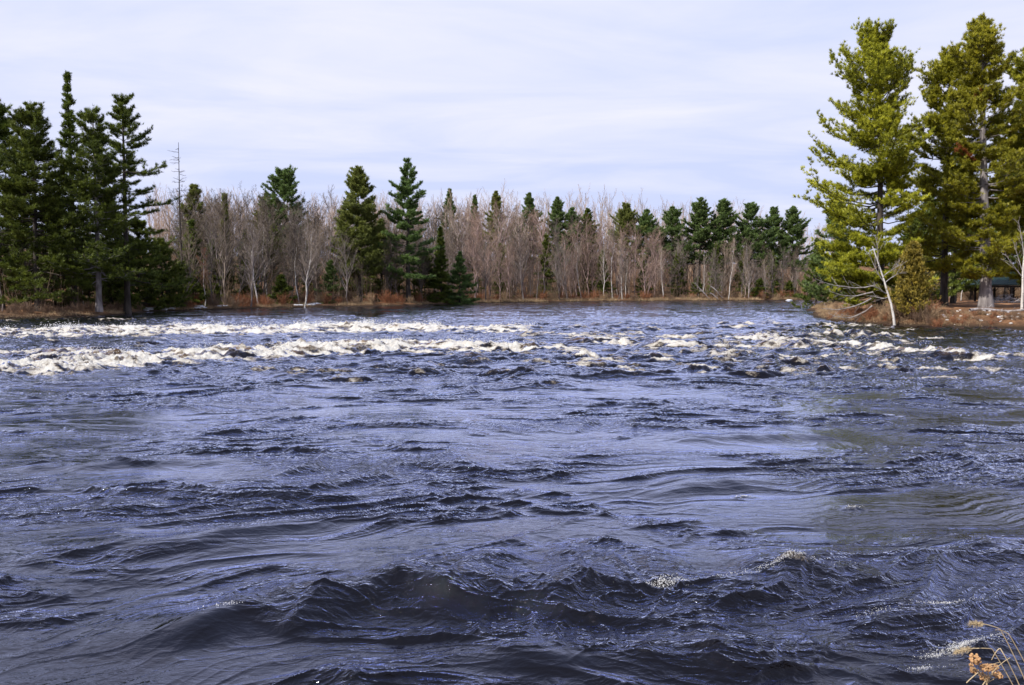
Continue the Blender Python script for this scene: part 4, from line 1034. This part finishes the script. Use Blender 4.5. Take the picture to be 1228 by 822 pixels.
# ------------------------------------------------------------------ pavilion
def box(mb, cx, cy, cz, sx, sy, sz, m=0):
    V = np.array([(x, y, z) for x in (-1, 1) for y in (-1, 1) for z in (-1, 1)], float) * np.array([sx, sy, sz]) / 2 + np.array([cx, cy, cz])
    mb.add(V, [[0, 1, 3, 2], [4, 6, 7, 5], [0, 4, 5, 1], [2, 3, 7, 6], [0, 2, 6, 4], [1, 5, 7, 3]], m=m)
def pavilion():
    x0, y0 = at(1213, 113); z0 = gz(x0, y0)
    e = empty('pavilion', (x0, y0, z0), .10)
    tag(e, 'open picnic pavilion with dark green hipped roof on timber posts', 'pavilion')
    W, D, Eh, Rh = 11.6, 7.2, 2.42, 4.35
    # roof with thickness
    mb = MB(); ov = .5; w, d = W / 2 + ov, D / 2 + ov; rx = W / 2 - D / 2 + .4
    top = [(-w, -d, Eh), (w, -d, Eh), (w, d, Eh), (-w, d, Eh), (-rx, 0, Rh), (rx, 0, Rh)]; th = .14
    V = top + [(a, b, c - th) for a, b, c in top]
    mb.add(V, [[0, 1, 5, 4], [2, 3, 4, 5]]); mb.add(V, [[1, 2, 5], [3, 0, 4]])
    mb.add(V, [[6, 10, 11, 7], [8, 11, 10, 9]]); mb.add(V, [[7, 11, 8], [9, 10, 6]])
    mb.add(V, [[0, 6, 7, 1], [1, 7, 8, 2], [2, 8, 9, 3], [3, 9, 6, 0]])
    rf = mb.build('roof', M['roof'], e)
    mb = MB()
    for sy in (-1, 1):
        for q in np.linspace(-w + .25, w - .25, 32):
            k_ = min(1, (w - abs(q)) / (w - rx)); zr = Eh + (Rh - Eh) * k_; yr = d * (1 - k_)
            if k_ <= .05: continue
            P = np.array([[(q, sy * d, Eh + .012), (q, sy * yr, zr + .012)]], float); tubes(mb, P, np.full((1, 2), .018), 4)
    mb.build('seam', M['roof'], rf)
    mb = MB(); 
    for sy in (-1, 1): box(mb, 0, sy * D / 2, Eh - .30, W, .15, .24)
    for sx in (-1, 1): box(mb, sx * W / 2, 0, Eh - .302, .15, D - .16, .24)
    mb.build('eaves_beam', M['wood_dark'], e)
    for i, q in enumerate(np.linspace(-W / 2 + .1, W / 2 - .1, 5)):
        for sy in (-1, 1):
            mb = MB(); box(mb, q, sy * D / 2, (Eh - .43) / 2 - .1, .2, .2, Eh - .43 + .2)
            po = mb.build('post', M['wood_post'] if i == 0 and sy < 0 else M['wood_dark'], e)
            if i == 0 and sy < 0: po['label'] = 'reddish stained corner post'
            for s_ in (-1, 1):
                if (i == 0 and s_ < 0) or (i == 4 and s_ > 0): continue
                b = MB(); tubes(b, np.array([[(q + s_ * .08, sy * D / 2, Eh - 1.0), (q + s_ * .55, sy * D / 2, Eh - .45)]], float), np.full((1, 2), .05), 4)
                b.build('brace', M['wood_dark'], po)
    # picnic tables inside
    for (tx, ty, rz, lb) in [(-2.4, -1.2, .1, 'dark wooden picnic table under the left half of the pavilion roof'), (1.6, .4, -.1, 'dark wooden picnic table under the middle of the pavilion roof'), (4.2, -1.0, .05, 'dark wooden picnic table under the right end of the pavilion roof')]:
        c, s = math.cos(.10), math.sin(.10)
        te = empty('picnic_table', (x0 + tx * c - ty * s, y0 + tx * s + ty * c, z0), rz + .1); tag(te, lb, 'picnic table', 'picnic tables in the pavilion')
        t = MB()
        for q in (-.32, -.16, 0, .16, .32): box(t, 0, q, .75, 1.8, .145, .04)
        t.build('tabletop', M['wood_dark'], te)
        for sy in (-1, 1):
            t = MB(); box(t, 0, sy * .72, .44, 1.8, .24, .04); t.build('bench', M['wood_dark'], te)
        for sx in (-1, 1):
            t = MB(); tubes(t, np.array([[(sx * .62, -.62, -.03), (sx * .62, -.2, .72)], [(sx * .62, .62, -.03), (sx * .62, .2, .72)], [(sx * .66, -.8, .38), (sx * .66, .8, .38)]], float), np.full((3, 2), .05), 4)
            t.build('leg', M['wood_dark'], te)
pavilion()
# brush pile by the pavilion
x, y = at(1206, 104); r = np.random.default_rng(31); mb = MB(); n = 60
c = r.normal(size=(n, 3)) * np.array([1.5, .8, 0]) + np.array([0, 0, .2]); c[:, 2] = np.abs(r.normal(size=n)) * .5 * np.exp(-(c[:, 0] / 1.8) ** 2) + .1
a = r.uniform(0, 6.28, n); L = r.uniform(.8, 2.2, n); s = np.linspace(-.5, .5, 5)
D = np.stack([np.cos(a), np.sin(a) * .6, r.uniform(-.35, .35, n)], -1); P = c[:, None] + D[:, None] * (L[:, None] * s)[..., None] + np.cumsum(r.normal(size=(n, 5, 3)) * .04, 1)
P[..., 2] = np.maximum(P[..., 2], .03); tubes(mb, P, r.uniform(.015, .05, (n, 1)) * np.linspace(1, .5, 5)[None], 4)
B, _, _ = grow(P, L, 6, .1, 1, .6, .4, .1, k=3, r=r); ribbons(mb, B, np.full(len(B), .02), r=r)
o = mb.build('brush_pile', M['deadwood']); o.location = (x, y, gz(x, y)); tag(o, 'heap of cut grey branches beside the pavilion posts', 'brush pile')

# ------------------------------------------------------------------ near plants, lower right
def near_plants():
    r = np.random.default_rng(41)
    def P3(px, py, d): return np.array([(px - 614) / 1000 * d, d, CAM_H + (346 - py) / 1000 * d])
    def bez(a, b, c, n=12):
        s = np.linspace(0, 1, n)[:, None]; return a * (1 - s) ** 2 + 2 * b * s * (1 - s) + c * s ** 2
    # dry grass stems arching left, rooted on the near bank
    def stem(tip, mid, d, root, label, head=True):
        rt = np.array([root[0], root[1], gz(*root)]); e = empty('grass_stem', rt)
        t, m_ = P3(*tip, d), P3(*mid, d)
        line = np.concatenate([bez(rt, np.array([m_[0] + .14, m_[1], (rt[2] + m_[2]) / 2 + .12]), m_)[:-1], bez(m_, (m_ + t) / 2 + np.array([0, 0, .012]), t)]) - rt
        mb = MB(); tubes(mb, line[None], np.linspace(.0018, .0009, len(line))[None], 6); mb.build('stalk', M['straw'], e, True)
        if head:
            sp = line[-6:]; hb = MB(); tubes(hb, sp[None], np.array([[.0015, .003, .0038, .0038, .003, .001]]), 6)
            pos, tan = along(sp[None], np.linspace(0, .98, 70)[None]); blades(hb, pos[0], tan[0], 4, .014, .0022, spread=.6, up=0, r=r); hb.build('seed_head', M['straw'], e)
        # a leaf blade
        lb = MB(); q = line[4]; L = bez(q, q + np.array([-.05, -.02, .12]), q + np.array([-.12, .0, .06])); ribbons(lb, L[None], np.array([.008]), r=r); lb.build('blade', M['straw'], e)
        tag(e, label, 'grass', 'dry grass stems in the lower right corner')
    stem((1178, 757), (1214, 764), 2.5, (1.78, 2.5), 'dry grass stem arching highest, with a drooping pale seed head')
    stem((1160, 793), (1205, 789), 2.45, (1.75, 2.4), 'dry grass stem lying almost level below the arched one')
    stem((1205, 803), (1215, 788), 2.4, (1.66, 2.35), 'short bent dry grass stem crossing the level one', head=False)
    stem((1208, 765), (1226, 772), 2.55, (1.9, 2.6), 'short dry grass tip at the right edge of the photo', head=False)
    # dried weed with clustered brown heads
    import bmesh
    rt = np.array([1.36, 2.28]); z = gz(*rt); e = empty('dried_weed', (*rt, z)); root = np.array([*rt, z])
    heads = [(1184, 802, .026), (1199, 813, .021), (1208, 812, .018), (1183, 816, .017), (1213, 822, .02), (1196, 824, .02), (1180, 809, .009)]
    st = MB(); top = P3(1200, 832, 2.3) - root
    tubes(st, bez(np.zeros(3), top * .5 + np.array([.02, 0, 0]), top)[None], np.linspace(.004, .0025, 12)[None], 6)
    for (px, py, s) in heads:
        s = s * .72
        hp = P3(px, py, 2.3 + r.normal() * .02) - root
        tubes(st, bez(top, (top + hp) / 2 + np.array([.01, 0, .0]), hp)[None], np.full((1, 12), .0014), 5)
        hb = MB(); n = 46; u = norm(r.normal(size=(n, 3))) * s * r.uniform(.5, 1, (n, 1)) * np.array([1, 1, .7]) + hp
        bm = bmesh.new(); bmesh.ops.create_icosphere(bm, subdivisions=1, radius=1); V0 = np.array([v.co[:] for v in bm.verts]); F0 = np.array([[v.index for v in f.verts] for f in bm.faces]); bm.free()
        V = u[:, None] + V0[None] * s * .22; F = (np.arange(n)[:, None, None] * len(V0) + F0[None]).reshape(-1, 3); hb.add(V, F); hb.build('flower_head', M['seed'], e)
    for (a, b) in [((1175, 832), (1215, 806)), ((1195, 835), (1228, 800))]:
        pa, pb = P3(*a, 2.3) - root, P3(*b, 2.3) - root; st2 = MB()
        tubes(st2, bez(pa, (pa + pb) / 2 + np.array([0, 0, .02]), pb)[None], np.linspace(.0016, .0008, 12)[None], 5); st2.build('dry_leaf', M['straw'], e)
    st.build('stalk', M['straw'], e, True)
    tag(e, 'dried weed with clustered round brown heads in the lower right corner', 'weed')
near_plants()

# ------------------------------------------------------------------ sky, sun, camera
SUN_AZ = math.atan2(-.80, -.60)     # measured from +Y towards +X
SUN_EL = R(43)
w = bpy.data.worlds.new('World'); SC.world = w; w.use_nodes = True; nt = w.node_tree; nt.nodes.clear(); lk = nt.links
sky = N(nt, 'ShaderNodeTexSky', sky_type='NISHITA'); sky.sun_disc = False; sky.sun_elevation = SUN_EL; sky.sun_rotation = SUN_AZ; sky.air_density = 1.0; sky.dust_density = .6; sky.ozone_density = 1.5
tc = N(nt, 'ShaderNodeTexCoord'); sp = N(nt, 'ShaderNodeSeparateXYZ'); lk.new(tc.outputs['Generated'], sp.inputs[0])
def mth(op, a, b=None):
    n = N(nt, 'ShaderNodeMath', operation=op)
    for i, v in enumerate((a, b)):
        if v is None: continue
        if isinstance(v, (int, float)): n.inputs[i].default_value = v
        else: lk.new(v, n.inputs[i])
    return n.outputs[0]
zz = mth('ADD', mth('MAXIMUM', sp.outputs['Z'], 0), .09)
cx = mth('DIVIDE', sp.outputs['X'], zz); cy = mth('DIVIDE', sp.outputs['Y'], zz)
cb = N(nt, 'ShaderNodeCombineXYZ'); lk.new(cx, cb.inputs[0]); lk.new(cy, cb.inputs[1])
n1 = N(nt, 'ShaderNodeTexNoise'); n1.inputs['Scale'].default_value = 1.0; n1.inputs['Detail'].default_value = 9; n1.inputs['Roughness'].default_value = .55; n1.inputs['Distortion'].default_value = .5
mp = N(nt, 'ShaderNodeMapping'); mp.inputs['Scale'].default_value = (.8, 1.5, 1); mp.inputs['Location'].default_value = (1.3, -2.2, 0); mp.inputs['Rotation'].default_value = (0, 0, .25)
lk.new(cb.outputs[0], mp.inputs[0]); lk.new(mp.outputs[0], n1.inputs[0])
cov = mth('ADD', n1.outputs[0], .0)
# thin veil near the horizon, streaked sheet above it, clearer but brightened overhead
el = N(nt, 'ShaderNodeMapRange'); el.interpolation_type = 'SMOOTHSTEP'; lk.new(sp.outputs['Z'], el.inputs[0]); el.inputs['From Min'].default_value = .13; el.inputs['From Max'].default_value = .20
sheet = mth('ADD', mth('MULTIPLY', el.outputs[0], .17), cov)
over = N(nt, 'ShaderNodeMapRange'); over.interpolation_type = 'SMOOTHSTEP'; lk.new(sp.outputs['Z'], over.inputs[0]); over.inputs['From Min'].default_value = .45; over.inputs['From Max'].default_value = .90
sheet = mth('SUBTRACT', sheet, mth('MULTIPLY', over.outputs[0], .45))
cr = ramp(nt, [(.42, (0, 0, 0)), (.85, (1, 1, 1))]); lk.new(sheet, cr.inputs[0])
veil = N(nt, 'ShaderNodeMapRange'); veil.interpolation_type = 'SMOOTHSTEP'; lk.new(sp.outputs['Z'], veil.inputs[0]); veil.inputs['From Min'].default_value = .10; veil.inputs['From Max'].default_value = .85
veil.inputs['To Min'].default_value = 1.0; veil.inputs['To Max'].default_value = 0.1
m1 = N(nt, 'ShaderNodeMix', data_type='RGBA'); lk.new(veil.outputs[0], m1.inputs['Factor']); up = N(nt, 'ShaderNodeMix', data_type='RGBA'); up.inputs['Factor'].default_value = .72; lk.new(sky.outputs[0], up.inputs['A']); up.inputs['B'].default_value = (6.4, 7.5, 11.2, 1)  # unseen upper sky given added blue brightness for the water to reflect
lk.new(up.outputs['Result'], m1.inputs['A']); m1.inputs['B'].default_value = (6.0, 6.7, 9.4, 1)
m2 = N(nt, 'ShaderNodeMix', data_type='RGBA'); lk.new(mth('MULTIPLY', cr.outputs[0], .85), m2.inputs['Factor']); lk.new(m1.outputs['Result'], m2.inputs['A']); m2.inputs['B'].default_value = (8.9, 8.8, 10.1, 1)
bg = N(nt, 'ShaderNodeBackground'); bg.inputs['Strength'].default_value = .085; lk.new(m2.outputs['Result'], bg.inputs[0])
wo = N(nt, 'ShaderNodeOutputWorld'); lk.new(bg.outputs[0], wo.inputs[0])

sl = bpy.data.lights.new('sun', 'SUN'); sl.energy = 4.9; sl.angle = R(.5); sl.color = (1, .955, .88)
so = bpy.data.objects.new('sun', sl); COL.objects.link(so)
sd = Vector((math.sin(SUN_AZ) * math.cos(SUN_EL), math.cos(SUN_AZ) * math.cos(SUN_EL), math.sin(SUN_EL)))
so.rotation_euler = sd.to_track_quat('Z', 'Y').to_euler()

cd = bpy.data.cameras.new('camera'); co = bpy.data.objects.new('camera', cd); COL.objects.link(co)
cd.sensor_width = 36; cd.lens = 36 * 1000 / 1228; cd.clip_start = .05; cd.clip_end = 6000
co.location = (0, 0, CAM_H); co.rotation_euler = (R(90) - math.atan(65 / 1000), 0, 0)
SC.camera = co
SC.view_settings.view_transform = 'Standard'; SC.view_settings.look = 'None'; SC.view_settings.exposure = .35; SC.view_settings.gamma = 1
SC.render.engine = 'CYCLES'; SC.cycles.max_bounces = 6; SC.cycles.diffuse_bounces = 2; SC.cycles.glossy_bounces = 3; SC.cycles.transmission_bounces = 2; SC.cycles.use_denoising = True
SC.cycles.caustics_reflective = False; SC.cycles.caustics_refractive = False
